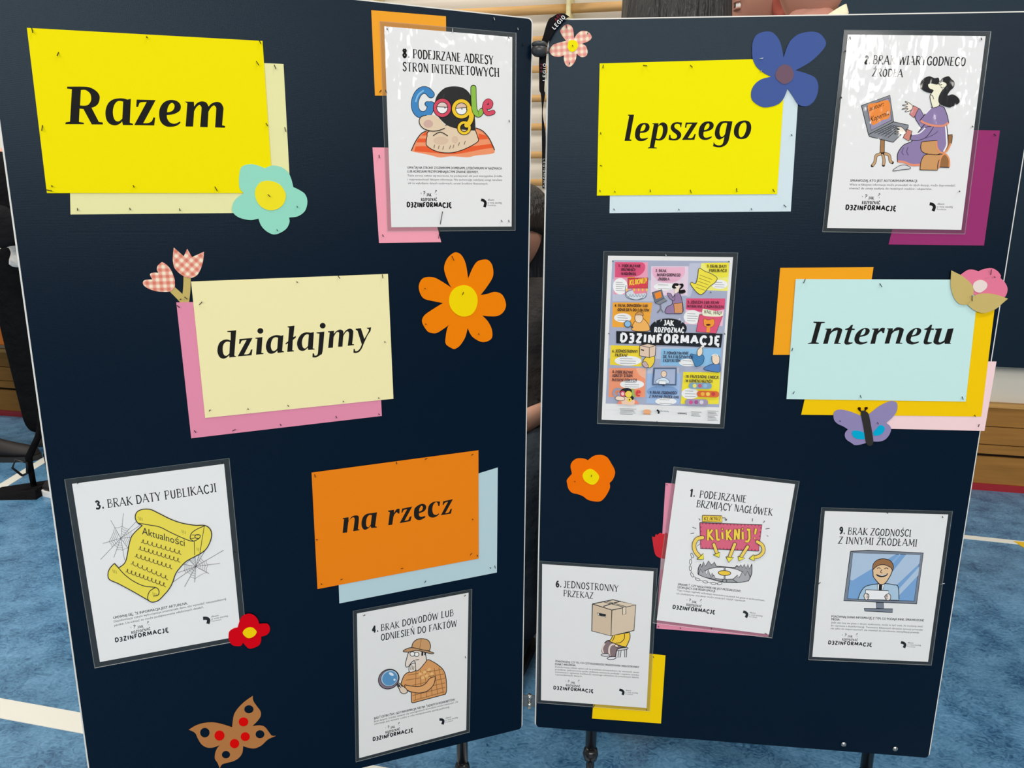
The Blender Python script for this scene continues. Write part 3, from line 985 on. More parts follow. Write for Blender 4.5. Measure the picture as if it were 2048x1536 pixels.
flower(PR, TT, .0026, 'dark blue four-petal paper flower at the top right of the lepszego card', 'paper_flower', 'paper flower', [
    ('petals', '195 520 205 360 270 240 390 190 510 195 600 270 660 390 705 610c 760 440 830 320 960 225 1150 188 1290 220 1380 330 1380 420 1290 540 1120 690 900 815c 1060 860 1210 930 1265 1050 1250 1200 1190 1320 1080 1395 950 1370 860 1240 770 1105c 710 1260 620 1360 450 1410 330 1395 200 1300 180 1170 230 1050 340 960 505 915c 390 860 270 760 210 640', (68, 90, 150), 'paper', 0, (), 0, None),
    ('centre', '580 850 640 755 740 720 830 770 870 880 830 980 730 1035 640 1000 580 930', (112, 86, 100), 'paper', .0007, (), 0, None)])
TT = Z(1120, 900, 13.962)
flower(PR, TT, .0012, 'small orange paper flower below the small overview poster', 'paper_flower', 'paper flower', [
    ('petals', '330 640 295 480 310 380 380 290 490 235 660 240 780 285c 900 190 1020 145 1190 145 1330 220 1440 390 1520 540 1535 670 1470 830 1385 920c 1395 1050 1320 1220 1220 1360 1110 1435 930 1430 770 1385 640 1290 480 1230 340 1195 240 1090 200 940 195 830 320 680c', (240, 112, 2), 'paper', 0, (), 0, None),
    ('centre', '628 720 680 610 820 530 940 565 1050 660 1095 760 1040 890 930 970 800 940 680 850', (240, 214, 4), 'paper', .0007, (), 0, None)])
TT = Z(440, 1215, 16.167)
flower(PL, TT, .0030, 'small red paper flower on the lower right corner of the scroll poster', 'paper_flower', 'paper flower', [
    ('petals', '570 650c 640 420 720 280 900 205 1060 230 1200 350 1270 530c 1400 520 1540 530 1610 640 1600 780 1500 890 1330 940c 1330 1080 1260 1220 1100 1300 950 1330 840 1250 740 1130c 690 1230 560 1250 400 1215 290 1060 280 880 310 770 440 680', (205, 2, 20), 'paper', 0, (), 0, None),
    ('centre', '735 830 800 710 930 645 1060 655 1150 730 1185 800 1110 920 960 990 840 960', (238, 203, 8), 'paper', .0007, (), 0, None)])
TT = Z(270, 480, 10.969)
ST = (193, 172, 100)
e, o, ob = flower(PL, TT, .0003, 'pink gingham paper tulip standing upright above the działajmy card', 'paper_tulip', 'paper tulip', [
    ('bloom', '850 165c 1070 355c 1145 190c 1250 375c 1515 255c 1490 480 1430 660 1350 780 1220 832 1070 795 950 710 860 600 830 450 835 300', (212, 122, 100), 'gingham', .0007, (), 45, None),
    ('stem', '1065 780c 1225 780c 1215 1100 1185 1380c 1010 1380c 1040 1200 1060 1000', ST, 'paper', 0, (), 0, None)])
e, o, ob = flower(PL, TT, .0001, 'pink gingham paper tulip leaning left beside the upright one', 'paper_tulip', 'paper tulip', [
    ('bloom', '590 480c 690 540 790 660 860 830 875 930 868 1040 800 1110 700 1138 480 1125 300 1070 190 990 175 920 230 875 380 865c 330 770 350 730 430 715 515 720c 480 650 500 560', (212, 122, 100), 'gingham', .0007, (), 0, None),
    ('stem', '740 1110c 870 1030c 1150 1300 1130 1420c 1010 1400c 930 1300', ST, 'paper', -.00005, (), 0, None)])
TT = Z(1290, 1040, 15.367)
flower(PR, TT, .0011, 'red paper tulip tucked behind the left edge of the trap poster', 'paper_tulip', 'paper tulip', [
    ('bloom', '215 510c 300 530c 330 430c 390 460 460 395 540 430c 600 420 650 385 690 420c 760 700 760 1000 700 1180c 560 1190 450 1160 340 1090 280 930', (196, 4, 22), 'gloss', 0, (), 0, None),
    ('stem', '495 1130c 640 1150c 600 1500c 480 1536c', (206, 170, 178), 'paper', -.0001, (), 0, None)])
TT = Z(1880, 520, 12.8)
flower(PR, TT, .0032, 'pink paper flower with two tan leaves at the right edge of the board', 'paper_flower', 'paper flower', [
    ('petals', '530 375c 700 260 840 245 985 290c 1100 240 1280 205 1400 235 1500 310 1560 400c 1550 460c 1650 560 1710 660 1730 770 1690 900 1600 960 1200 960 900 900 700 700', (222, 118, 146), 'paper', 0, (), 0, None),
    ('centre', '845 660 900 560 1030 510 1140 540 1210 620 1190 720 1100 800 1010 835 890 790', (228, 212, 204), 'paper', .0007, (), 0, None),
    ('leaf', '290 265c 420 330 560 400 700 510 800 610 850 700 860 850 800 1000 730 1145c 600 1150 480 1110 380 1000 310 830 275 640 280 440', (195, 173, 106), 'paper', .0009, (), 0, None),
    ('leaf', '870 920c 1000 870 1150 855 1350 870 1550 920 1740 990c 1600 1110 1480 1220 1350 1290 1150 1360 1000 1340 850 1270 720 1160c 760 1050', (195, 173, 106), 'paper', .0013, (), 0, None)])
TT = Z(1650, 790, 12.8)
e, o, ob = flower(PR, TT, .0024, 'purple paper butterfly with a black body below the Internetu card', 'paper_butterfly', 'paper butterfly', [
    ('wing', '960 550c 800 480 600 410 400 375 280 400 220 480 235 640 330 740 460 800 590 880c 520 960 510 1060 560 1150 680 1230 760 1280 900 1270 1060 1225c', (140, 131, 172), 'paper', 0, (), 0, None),
    ('wing', '1090 520c 1300 350 1450 250 1650 165 1780 165 1850 230 1840 400 1750 550 1570 715c 1670 800 1690 900 1640 1030 1540 1140 1400 1190 1200 1190c', (140, 131, 172), 'paper', 0, (), 0, None),
    ('spot', '690 980 720 920 850 915 1000 960c 1020 1135c 900 1130 790 1110 720 1060', (2, 163, 200), 'paper', .0006, (), 0, 0),
    ('spot', '1230 960c 1320 860 1400 780 1490 790 1530 860 1490 960 1390 1030 1260 1045c', (2, 163, 200), 'paper', .0006, (), 0, 1),
    ('body', '920 430 990 400 1080 440 1120 500 1160 680 1230 1100 1230 1240 1170 1300 1090 1280 1040 1180 990 850 940 600', (48, 47, 45), 'paper', .0009, (), 0, None),
    ('antenna', '905 430c 860 385 840 350 855 320 890 312 920 335 915 380 945 420c', (40, 10, 8), 'paper', .001, (), 0, None),
    ('antenna', '1010 420c 1020 370 1015 330 1045 310 1090 312 1095 350 1060 380 1035 415c', (40, 10, 8), 'paper', .001, (), 0, None)],
    'paper butterflies on the boards')
TT = Z(360, 1380, 9.309)
e, o, ob = flower(PL, TT, .0012, 'brown paper butterfly with red dots near the bottom of the left board', 'paper_butterfly', 'paper butterfly', [
    ('wings', '165 740c 300 660 450 615 620 605 780 635 970 695c 985 560 1010 450 1080 340 1200 220 1355 110c 1365 200 1430 300 1500 400 1500 490 1440 580 1345 675c 1480 660 1580 690 1660 790 1710 850 1785 855c 1640 920 1520 1030 1400 1085 1290 1080 1175 1045c 1160 1170 1090 1270 980 1330 860 1360 780 1390 740 1460c 700 1360 650 1280 655 1180 690 1090 745 1025c 620 1070 500 1070 400 1010 330 900 280 800', (174, 116, 66), 'paper', 0,
     (circ(463, 795, 88, 90), circ(1283, 360, 86, 76), circ(1490, 825, 82, 76), circ(856, 1205, 76, 70)), 0, None),
    ('spot', circ(735, 850, 92, 92), (210, 6, 4), 'paper', .0005, (), 0, 0),
    ('spot', circ(1182, 595, 88, 82), (210, 6, 4), 'paper', .0005, (), 0, 0),
    ('spot', circ(1215, 870, 84, 80), (210, 6, 4), 'paper', .0005, (), 0, 0),
    ('spot', circ(1015, 1000, 86, 84), (210, 6, 4), 'paper', .0005, (), 0, 0)],
    'paper butterflies on the boards')

# ---------------------------------------------------------------- laminated posters
K = (14, 12, 12)          # printed black
SK = (226, 202, 172)      # printed skin
WHITE = (229, 229, 227)


class Poster:
    def __init__(s, plane, quad, off, label, film=.006, rgb=WHITE, cat='poster'):
        s.plane, s.off = plane, off
        s.q = quad                                  # TL TR BR BL in photo px
        s.e, s.o = thing_on(plane, quad, 'laminated_poster', label, cat, 'laminated posters on the boards')
        cut_out('sheet', plane, quad, off, 0.0005, mat(rgb, 'lam'), s.e, s.o)
        a = [plane.uv(p[0], p[1], off) for p in quad]
        ux, uy = a[1][0] - a[0][0], a[1][1] - a[0][1]
        L = math.hypot(ux, uy)
        ux, uy = ux / L, uy / L
        vx, vy = -uy, ux
        V = [(p[0] - s.o[0], -off, p[1] - s.o[1]) for p in a]
        for p, sx, sy in zip(a, (-1, 1, 1, -1), (1, 1, -1, -1)):
            V.append((p[0] + (ux * sx + vx * sy) * film - s.o[0], -off, p[1] + (uy * sx + vy * sy) * film - s.o[1]))
        for p, sx, sy in zip(a, (-1, 1, 1, -1), (1, 1, -1, -1)):
            g = film + .0009
            V.append((p[0] + (ux * sx + vx * sy) * g - s.o[0], -off - .0004, p[1] + (uy * sx + vy * sy) * g - s.o[1]))
        F = [(i, 4 + i, 4 + (i + 1) % 4, (i + 1) % 4) for i in range(4)] + [(4 + i, 8 + i, 8 + (i + 1) % 4, 4 + (i + 1) % 4) for i in range(4)]
        mesh_obj('laminate_margin', V, [f[::-1] for f in F], [mat((92, 98, 96), 'film'), mat((170, 176, 172), 'film', .4)], s.e, [0] * 4 + [1] * 4)
        dx = (quad[0][0] - quad[3][0] + quad[1][0] - quad[2][0]) / 2
        dy = (quad[0][1] - quad[3][1] + quad[1][1] - quad[2][1]) / 2
        d = math.hypot(dx, dy)
        s.up = (dx / d, dy / d)

    def ink(s, T=None):
        return Ink(T)

    def done(s, ink, name, step=1.2e-5):
        return ink.build(name, s.plane, s.o, s.off + 4e-5, 'lam', s.e, step)


def quadpx(T, *pp):
    return [T(*p) for p in pp]


def wcaps(P, ink, T, s, a, b, h, col=K, **kw):
    k = math.hypot(T(0, 1)[0] - T(0, 0)[0], T(0, 1)[1] - T(0, 0)[1])
    return caps(ink, s, T(*a), T(*b), h * k, col, upx=kw.pop('up', P.up), **kw)


def wtext(P, ink, T, s, a, b, h, col=(28, 26, 26), lean=0.0):
    k = math.hypot(T(0, 1)[0] - T(0, 0)[0], T(0, 1)[1] - T(0, 0)[1])
    A_, B_ = T(*a), T(*b)
    if s.isupper() and len(s) > 5:                   # bold line: struck twice
        text(ink, s, (A_[0] + .3, A_[1] + .1), (B_[0] + .3, B_[1] + .1), h * k, col, lean, upx=P.up)
    return text(ink, s, A_, B_, h * k, col, lean, upx=P.up)


def logo(P, A, B_, C_):
    """Campaign logo and foundation logo, placed by three anchor points in photo px."""
    sx = ((395, 1270), (1780, 1222), (640, 1040))
    M = Matrix(((sx[0][0], sx[0][1], 1), (sx[1][0], sx[1][1], 1), (sx[2][0], sx[2][1], 1)))
    Mi = M.inverted()
    cx = Mi @ Vector((A[0], B_[0], C_[0]))
    cy = Mi @ Vector((A[1], B_[1], C_[1]))

    def T(x, y):
        return (cx[0] * x + cx[1] * y + cx[2], cy[0] * x + cy[1] * y + cy[2])
    i = P.ink(T)
    wcaps(P, i, T, 'DƎZINFORMACJĘ', (395, 1270), (1045, 1276), 66, K, T_=.3, t_=.27, serif=False, gap=.2, jig=.07)
    wcaps(P, i, T, 'ROZPOZNAĆ', (602, 1184), (832, 1184), 42, K, T_=.22, t_=.14, gap=.2)
    wcaps(P, i, T, 'JAK', (682, 1114), (750, 1114), 40, K, T_=.22, t_=.14, gap=.2)
    for x, y, h, dx in ((630, 1106, 62, .1), (598, 1092, 26, -.2), (790, 1076, 50, .45), (812, 1102, 20, .4)):
        wcaps(P, i, T, '?', (x, y), (x + h * .42, y), h, K, T_=.16, t_=.1, up=(P.up[0] + dx, P.up[1]))
    P.done(i, 'campaign_logo', 2e-7)
    i = P.ink(T)
    i.stroke_px(i.pts('1478 1168 1520 1180 1542 1215 1528 1276', True, False), 40 * math.hypot(cx[0], cy[0]), K)
    wtext(P, i, T, 'dbam', (1577, 1182), (1668, 1182), 28, K)
    wtext(P, i, T, 'o mój zasięg', (1575, 1222), (1780, 1222), 27, K)
    wtext(P, i, T, 'Fundacja', (1577, 1258), (1696, 1258), 22, (70, 70, 70))
    P.done(i, 'foundation_logo', 2e-7)


def caption(P, T, lines):
    i = P.ink(T)
    for s, a, b, h in lines:
        wtext(P, i, T, s, a, b, h)
    P.done(i, 'caption', 3e-6)


def title(P, T, lines):
    i = P.ink(T)
    for s, a, b, h in lines:
        if s[0].isdigit():
            wcaps(P, i, T, s, a, b, h, K, T_=.24, t_=.14)
        else:
            wcaps(P, i, T, s, a, b, h, K)
    P.done(i, 'title', 2e-7)


# ---- 8: masked burglar
a8, b8 = Z(760, 40, 7.314), Z(760, 240, 7.314)
P = Poster(PL, [a8(62, 92), a8(1935, 250), b8(1925, 1558), b8(165, 1570)], .0016, 'white laminated poster numbered 8 with a masked burglar and coloured letters')
title(P, a8, [('8.', (332, 546), (436, 555), 125), ('PODEJRZANE ADRESY', (486, 555), (1655, 648), 124), ('STRON INTERNETOWYCH', (335, 742), (1742, 832), 124)])
i = P.ink(a8)
OR1, OR2 = (240, 148, 104), (232, 92, 44)
i.fill('455 1913c 520 1773 600 1663 680 1623 950 1560c 1400 1578c 1500 1623 1590 1723 1650 1843 1675 1903c 1650 1953 1400 1983 1280 2008 1050 1993 880 2011 760 1983 620 1953 490 1928', OR1)
for d in ('655 1650c 720 1628c 700 1690c 600 1690c', '560 1735c 690 1735c 680 1790c 530 1790c', '520 1850c 690 1850 800 1905c 900 1940c 1060 1943c 1200 1905c 1330 1850c 1640 1810c 1660 1870c 1500 1890 1300 1930 1050 1965 760 1940 500 1920c', '1440 1660c 1550 1690c 1590 1740c 1440 1750c', ):
    i.fill(d, OR2)
i.fill('715 1628 688 1703 675 1793 690 1843 780 1903 900 1938 1050 1941 1200 1903 1350 1833 1435 1773 1430 1713 1395 1613c 1200 1560 940 1540', SK, True, (), K, 1.6)
for cx, cy, rx, ry in ((890, 1765, 110, 60), (1095, 1750, 48, 55)):
    i.ell(cx, cy, rx, ry, (216, 188, 160))
i.fill('815 1150 870 1060 960 990 1090 970 1220 995 1310 1075 1350 1200 1385 1400 1400 1618c 1300 1612 1150 1595 1000 1550 900 1470 830 1380 800 1280', (42, 42, 43))
i.line('745 1090 690 1035 620 1028 555 1080 512 1185 515 1290 560 1365 640 1388 715 1345 745 1245', 15.2, K)
i.line('760 1232 690 1228', 10.5, K, False)
i.line('745 1090 690 1035 620 1028 555 1080 512 1185 515 1290 560 1365 640 1388 715 1345 745 1245', 12.8, (62, 132, 190))
i.line('752 1232 694 1228', 8.6, (62, 132, 190), False)
i.line('640 1030 560 1095 520 1200', 3.2, (130, 185, 222))
i.ell(910, 1285, 104, 108, (222, 200, 190))
i.fill('832 1275c 990 1275c 985 1320 950 1362 905 1365 860 1355 838 1310', (238, 240, 236))
i.line('832 1270 990 1276', 1.4, K, False)
i.line('948 1276 950 1298', 1.6, K, False)
i.ell(910, 1285, 132, 138, (212, 74, 96), 0, K, 1.3, 30, (80, 84))
i.ell(1190, 1300, 110, 112, (220, 186, 160))
i.fill('1105 1285c 1275 1280c 1278 1330 1240 1385 1185 1388 1130 1370 1110 1330', (240, 242, 240))
i.line('1100 1294 1285 1278', 1.4, K, False)
i.line('1196 1290 1198 1312', 1.6, K, False)
i.line('1300 1300 1338 1400 1318 1490 1270 1545', 11.4, K)
i.ell(1230, 1578, 78, 78, (244, 196, 44), 0, K, 1.4, 30, (52, 54))
i.ell(1230, 1578, 101, 101, (244, 196, 44), 0, K, 1.3, 30, (54, 56))
i.ell(1190, 1300, 143, 145, (244, 196, 44), 0, K, 1.3, 30, (85, 88))
i.line('1305 1290 1336 1395 1316 1485 1266 1540', 9.4, (244, 196, 44))
i.line('1365 990 1370 1200 1388 1335 1440 1385 1490 1328', 11.6, K)
i.line('1365 996 1370 1200 1388 1335 1440 1385 1482 1334', 9.4, (140, 188, 72))
E8 = '1540 1268 1600 1270 1618 1215 1580 1185 1538 1225 1530 1310 1575 1368 1650 1350'
i.line(E8, 10, K)
i.line(E8, 8, (212, 74, 96))
i.fill('575 1480 610 1415 700 1393 790 1395 860 1440 950 1540 945 1583c 860 1615 760 1625 660 1600 595 1550', SK, True)
i.ell(705, 1520, 70, 58, (206, 170, 156))
i.line('945 1583 860 1615 760 1625 660 1600 595 1550 572 1480 600 1418 680 1393', 1.6, K)
for d in ('455 1913 520 1773 600 1663 680 1623', '1400 1578 1500 1623 1590 1723 1650 1843 1675 1903', '775 1693 880 1640 990 1696'):
    i.line(d, 1.6, K)
for x, y in ((800, 1850), (865, 1860), (930, 1870), (1030, 1860), (1080, 1850), (1160, 1815), (1245, 1795)):
    i.line('%d %d %d %d' % (x, y - 25, x - 14, y + 25), 1.0, (90, 74, 66), False)
P.done(i, 'illustration')
caption(P, b8, [('UWAŻAJ NA STRONY Z DZIWNYMI DOMENAMI, LITERÓWKAMI W NAZWACH', (400, 712), (1780, 726), 34), ('LUB ADRESAMI PRZYPOMINAJĄCYMI ZNANE SERWISY.', (400, 768), (1440, 778), 34), ('Takie strony często są tworzone, by podszywać się pod wiarygodne źródła', (402, 826), (1784, 834), 28), ('i rozpowszechniać fałszywe informacje. Nie zachowując należytej uwagi narażasz', (404, 882), (1784, 890), 28), ('się na wyłudzanie danych osobowych, utratę środków finansowych.', (410, 936), (1580, 944), 28)])
logo(P, b8(395, 1270), b8(1780, 1222), b8(640, 1040))

# ---- 2: long haired person at a laptop
a2, b2 = Z(1640, 60, 5.689), Z(1640, 240, 5.689)
P = Poster(PR, [a2(318, 52), a2(1885, 70), b2(1608, 1250), b2(80, 1228)], .0018, 'white laminated poster numbered 2 with a robed person typing on a laptop')
title(P, a2, [('2.', (505, 384), (570, 386), 88), ('BRAK WIARYGODNEGO', (600, 386), (1650, 408), 96), ('ŹRÓDŁA', (595, 524), (938, 532), 84)])
i = P.ink(a2)
PU, PT, GY, TN = (141, 124, 166), (226, 142, 112), (134, 138, 144), (204, 150, 96)
i.fill('690 1250c 735 1245c 732 1400c 682 1400c', (166, 120, 74), False, (), K, 1.2)
for d in ('695 1410 640 1430 625 1500 595 1545', '712 1410 728 1480 722 1538', '730 1405 785 1425 800 1490 822 1508'):
    i.line(d, 6.2, K)
    i.line(d, 4.4, (196, 158, 116))
i.fill('470 860c 500 850c 795 742c 838 1042c 575 1185c 550 1185c', GY, False, (), K, 1.3)
i.fill('535 868c 782 775c 815 1025c 582 1142c', (152, 144, 172), False, (), K, 1)
i.fill('548 850 640 830 780 805 792 985 700 1030 598 1080 560 960', (236, 138, 60))
i.fill('550 1190c 838 1045c 1008 1082c 1002 1112c 832 1278c 562 1212c', GY, False, (), K, 1.3)
for k in range(5):
    i.line('%g %g %g %g' % (620 + k * 38, 1175 + k * 12, 830 + k * 20, 1078 + k * 8), 1.4, (58, 60, 66), False)
for k in range(6):
    i.line('%g %g %g %g' % (660 + k * 34, 1150 - k * 14, 790 + k * 22, 1190 - k * 18), 0.8, (70, 72, 78), False)
wtext(P, i, a2, 'autor:', (562, 922), (722, 862), 52, K)
wtext(P, i, a2, 'Kopernik', (575, 1046), (785, 968), 62, K)
i.fill('1120 890 1180 975 1200 1060 1165 1120 1115 1060 1080 985', PU, True, (), K, 1.1)
i.fill('1062 860c 1122 890c 1068 1000c 1018 958c', (206, 132, 130), False, (), K, 1.2)
i.fill('1055 870 1010 828 965 815 1000 845 935 855 995 872 930 902 1000 895 965 930 1030 915', (240, 228, 214), True, (), K, 1)
i.fill('1455 1195c 1505 1190c 1492 1290 1430 1385c 1400 1360 1450 1300', (150, 104, 62), True, (), K, 1.2)
i.fill('1210 1060 1300 1090 1440 1080c 1452 1200 1450 1300 1400 1390 1320 1410 1230 1430 1160 1480 1140 1535c 1050 1540 940 1500 882 1500c 885 1400 950 1310 1040 1268 1090 1200', PU, True, (), K, 1.4)
i.line('1428 1085 1438 1220 1440 1310 1405 1385', 3.0, (240, 238, 240))
i.fill('1195 1110 1130 1170 1038 1190c 1028 1252c 1110 1258 1210 1215 1300 1090c', PU, True, (), K, 1.2)
i.line('1195 1114 1130 1172 1045 1190', 2.4, (238, 236, 240))
i.fill('990 1132c 1046 1150c 1010 1265c 945 1225c', (206, 132, 118), False, (), K, 1.2)
i.fill('978 1168 925 1105 868 1112 905 1130 850 1150 895 1160 845 1182 900 1180 940 1195', (240, 228, 214), True, (), K, 1)
i.line('885 1494 960 1505 1040 1535 1138 1534', 4.4, PT)
i.fill('826 1602 900 1546 975 1538 1030 1575 930 1590', (214, 214, 216), True, (), K, 1.1)
i.fill('1150 1292 1175 1270 1330 1258c 1335 1340 1380 1400c 1310 1422 1190 1402 1148 1360', TN, True, (), K, 1.3)
i.fill('1135 1592c 1150 1490 1200 1418 1330 1420 1405 1408c 1345 1500 1335 1596c', TN, True, (), K, 1.3)
i.fill('1345 1560c 1370 1450 1415 1408 1455 1440 1468 1565c', (150, 104, 62), True, (), K, 1.2)
i.line('1348 1575 1372 1455 1420 1410 1466 1470 1468 1560', 3.0, (226, 146, 100))
i.line('1322 1262 1332 1345 1380 1398 1440 1375 1485 1290', 3.4, (226, 146, 100))
i.fill('1262 880c 1360 862 1412 885c 1445 970 1462 1055c 1400 1098 1290 1092 1190 1062 1138 1028c 1200 950', PU, True, (), K, 1.4)
i.line('1142 1032 1195 1062 1290 1088 1400 1090 1458 1055', 4.2, PT)
i.line('1262 884 1195 955', 2.6, (238, 236, 240))
i.fill('1225 622 1262 606 1330 618 1400 588 1440 618 1425 680 1372 760 1352 860 1280 888c 1255 800 1252 740 1285 690 1240 665', (243, 234, 208), True, (), K, 1.2)
i.fill('1240 715 1180 692 1140 650 1148 590 1190 545 1245 528 1300 548 1345 545 1355 588 1330 618 1270 604 1232 612 1222 645 1250 675 1290 688 1270 712', (33, 34, 37))
i.fill('1358 588 1400 545 1460 528 1492 558 1525 592 1520 650 1480 690 1448 745 1500 733 1545 750 1582 790 1580 830 1530 860 1500 872 1470 882 1400 862 1350 830 1348 762 1390 680 1440 622 1400 592', (33, 34, 37))
for d in ('1345 612 1365 628 1385 618', '1370 645 1390 662 1408 648', '1255 735 1280 755 1290 790'):
    i.line(d, 1.2, K)
for d in ('950 1340 930 1390 950 1420', '1000 1330 985 1385 1005 1425', '1200 1230 1290 1190 1340 1150'):
    i.line(d, 0.9, (84, 70, 104))
P.done(i, 'illustration')
caption(P, b2, [('SPRAWDZAJ, KTO JEST AUTOREM INFORMACJI.', (343, 702), (1110, 706), 27), ('Wiara w fałszywe informacje może prowadzić do złych decyzji, może doprowadzić', (335, 746), (1538, 756), 24), ('również do utraty zaufania do rzetelnych mediów i ekspertów.', (330, 788), (1272, 796), 24)])
logo(P, b2(290, 1018), b2(1510, 998), b2(518, 845))

# ---- 3: scroll with cobwebs
a3, b3 = Z(130, 920, 5.689), Z(130, 1080, 4.6545)
P = Poster(PL, [a3(80, 272), a3(1810, 45), b3(1637, 893), b3(325, 1136)], .0018, 'white laminated poster numbered 3 with a yellow scroll and cobwebs', .008)
title(P, a3, [('3.', (350, 560), (448, 550), 90), ('BRAK DATY PUBLIKACJI', (490, 545), (1722, 362), 92)])
i = P.ink(a3)
GW = (120, 120, 124)
for cx, cy, ends in ((635, 890, (520, 685, 665, 605, 810, 700, 850, 745, 775, 880, 720, 1010, 678, 1140, 555, 1110, 405, 1132, 430, 950)), (1487, 1210, (1470, 930, 1550, 990, 1610, 1000, 1805, 1025, 1762, 1175, 1640, 1292, 1475, 1390, 1360, 1442, 1228, 1388, 1280, 1282, 1350, 1185, 1410, 1130))):
    es = [(ends[j], ends[j + 1]) for j in range(0, len(ends), 2)]
    for ex, ey in es:
        i.line('%g %g %g %g' % (cx, cy, ex, ey), .8, (88, 88, 92), False)
    for fr in (.25, .38, .5, .62):
        for j in range(len(es)):
            if (j * 3 + int(fr * 40)) % 5 == 0:
                continue
            A_, B_ = es[j], es[(j + 1) % len(es)]
            ra, rb = [min(1.0, 150 / math.hypot(q[0] - cx, q[1] - cy)) * fr * 1.5 for q in (A_, B_)]
            x0, y0, x1, y1 = cx + (A_[0] - cx) * ra, cy + (A_[1] - cy) * ra, cx + (B_[0] - cx) * rb, cy + (B_[1] - cy) * rb
            i.line('%g %g %g %g %g %g' % (x0, y0, (x0 + x1) / 2 * .94 + cx * .06, (y0 + y1) / 2 * .94 + cy * .06, x1, y1), .6, GW)
i.fill('800 650 820 590 880 560 970 560 1060 600 1200 670 1330 715 1480 740 1590 742 1655 790 1665 880 1620 990 1560 1050 1470 1100 1380 1150 1310 1220 1260 1290 1220 1400 1180 1470 1137 1521 1063 1594 990 1613 929 1582 782 1497 611 1405 507 1356 491 1289 513 1228 562 1173c 610 1225c 680 1170 710 1080 730 960 770 850 880 742c 830 715', (230, 212, 66), True, (), K, 1.9)
for d, w in (('830 715 950 735 1080 760 1200 820 1330 880 1420 915 1470 918 1530 885 1535 852 1490 850 1480 880 1520 890', 1.7), ('1590 745 1500 785 1440 830 1425 890 1460 918', 1.6), ('610 1225 680 1300 780 1375 900 1430 1030 1447 1068 1480 1062 1530 1005 1545', 1.7), ('1030 1447 965 1490 940 1560 950 1592', 1.6), ('1585 750 1560 900 1535 1060', 1.2), ('1470 920 1475 1080', 1.2), ('1440 850 1530 850', 1.1), ('1430 890 1475 885', 1.1)):
    i.line(d, w, K)
for x, y in ((840, 640), (1330, 790), (545, 1240), (1000, 1500), (1500, 990)):
    for q in range(3):
        i.line('%d %d %d %d' % (x + q * 18, y + q * 6, x + q * 18 + 6, y + 38 + q * 6), .7, (128, 110, 30), False)
wtext(P, i, a3, 'Aktualności', (878, 838), (1362, 978), 78, K, .12)
for x0, y0, x1, y1, n in ((865, 915, 1325, 1052, 9), (835, 992, 1310, 1140, 10), (795, 1078, 1220, 1216, 9), (750, 1160, 1172, 1340, 8), (690, 1250, 1148, 1420, 10)):
    pts = []
    for q in range(n * 8 + 1):
        t = q / (n * 8)
        w = 2 * math.pi * q / 8
        pts.append((x0 + (x1 - x0) * t + 14 * math.sin(w), y0 + (y1 - y0) * t + 20 * math.cos(w), False))
    i.line(pts, 1.25, (88, 74, 22))
P.done(i, 'illustration')
caption(P, b3, [('UPEWNIJ SIĘ, ŻE INFORMACJA JEST AKTUALNA.', (450, 736), (1142, 598), 22), ('Dezinformacja często wykorzystuje przestarzałe dane, aby wywołać nieuzasadnioną', (456, 768), (1500, 556), 19), ('panikę. Utrudniać to może podejmowanie właściwych działań.', (460, 804), (1292, 632), 19)])
logo(P, b3(468, 950), b3(1518, 712), b3(640, 790))

# ---- 4: man with a magnifying glass
a4, b4 = Z(700, 1170, 7.877), Z(700, 1340, 7.877)
P = Poster(PL, [a4(110, 450), a4(1868, 122), b4(1830, 945), b4(145, 1388)], .0018, 'white laminated poster numbered 4 with a man holding a magnifying glass', rgb=(222, 222, 219))
title(P, a4, [('4.', (348, 750), (448, 735), 98), ('BRAK DOWODÓW LUB', (490, 726), (1628, 480), 98), ('ODNIESIEŃ DO FAKTÓW', (490, 876), (1684, 648), 98)])
i = P.ink(a4)
CT, CD = (212, 150, 88), (146, 98, 48)
i.fill('1215 1180 1300 1205 1400 1270 1470 1340 1510 1450 1522 1640 1505 1720c 1300 1775 1000 1855c 970 1840 965 1690c 860 1640 800 1560c 850 1430 930 1370 1040 1350 1130 1280', CT, True, (), K, 1.6)
for k in range(6):
    i.line('%g %g %g %g' % (1040 + k * 72, 1345 - k * 9, 1030 + k * 88, 1815 - k * 22), 1.2, CD, False)
for k in range(6):
    i.line('%g %g %g %g' % ((905, 880, 985, 985, 985, 1000)[k], 1420 + k * 80, (1445, 1482, 1495, 1500, 1500, 1490)[k], 1330 + k * 70), 1.2, CD, False)
for x, y in ((1080, 1390), (1150, 1360), (1220, 1320), (1180, 1420), (1260, 1390), (1120, 1450)):
    i.fill('%g %g %g %g %g %g %g %g' % (x, y, x + 42, y - 14, x + 50, y + 22, x + 8, y + 36), (228, 180, 112))
i.fill('862 1570c 960 1590 1080 1600 1180 1560 1260 1470 1345 1440c 1320 1560 1230 1660 1100 1700 960 1680 870 1640c', (220, 160, 100), True, (), K, 1.4)
i.fill('925 1060 895 1150 872 1240 885 1290 925 1280 960 1230 1010 1190 1030 1240 1040 1345 1100 1320 1205 1195c 1190 1100 1130 1020 1000 1030', (224, 210, 196), True, (), K, 1.4)
i.fill('940 1370 930 1300 960 1250 1020 1230 1035 1290 1025 1350', (228, 216, 204), True, (), K, 1.2)
for q in range(3):
    i.line('%g %g %g %g' % (965 + q * 22, 1262 + q * 8, 950 + q * 26, 1335), 1.0, K, False)
i.ell(982, 1085, 38, 36, (236, 234, 228), 0, K, 1.3)
i.ell(1050, 1092, 36, 34, (236, 234, 228), 0, K, 1.3)
i.line('1030 1180 1085 1172', 1.3, K, False)
i.fill('1128 1035c 1160 1030c 1150 1112c 1122 1112c', K, False)
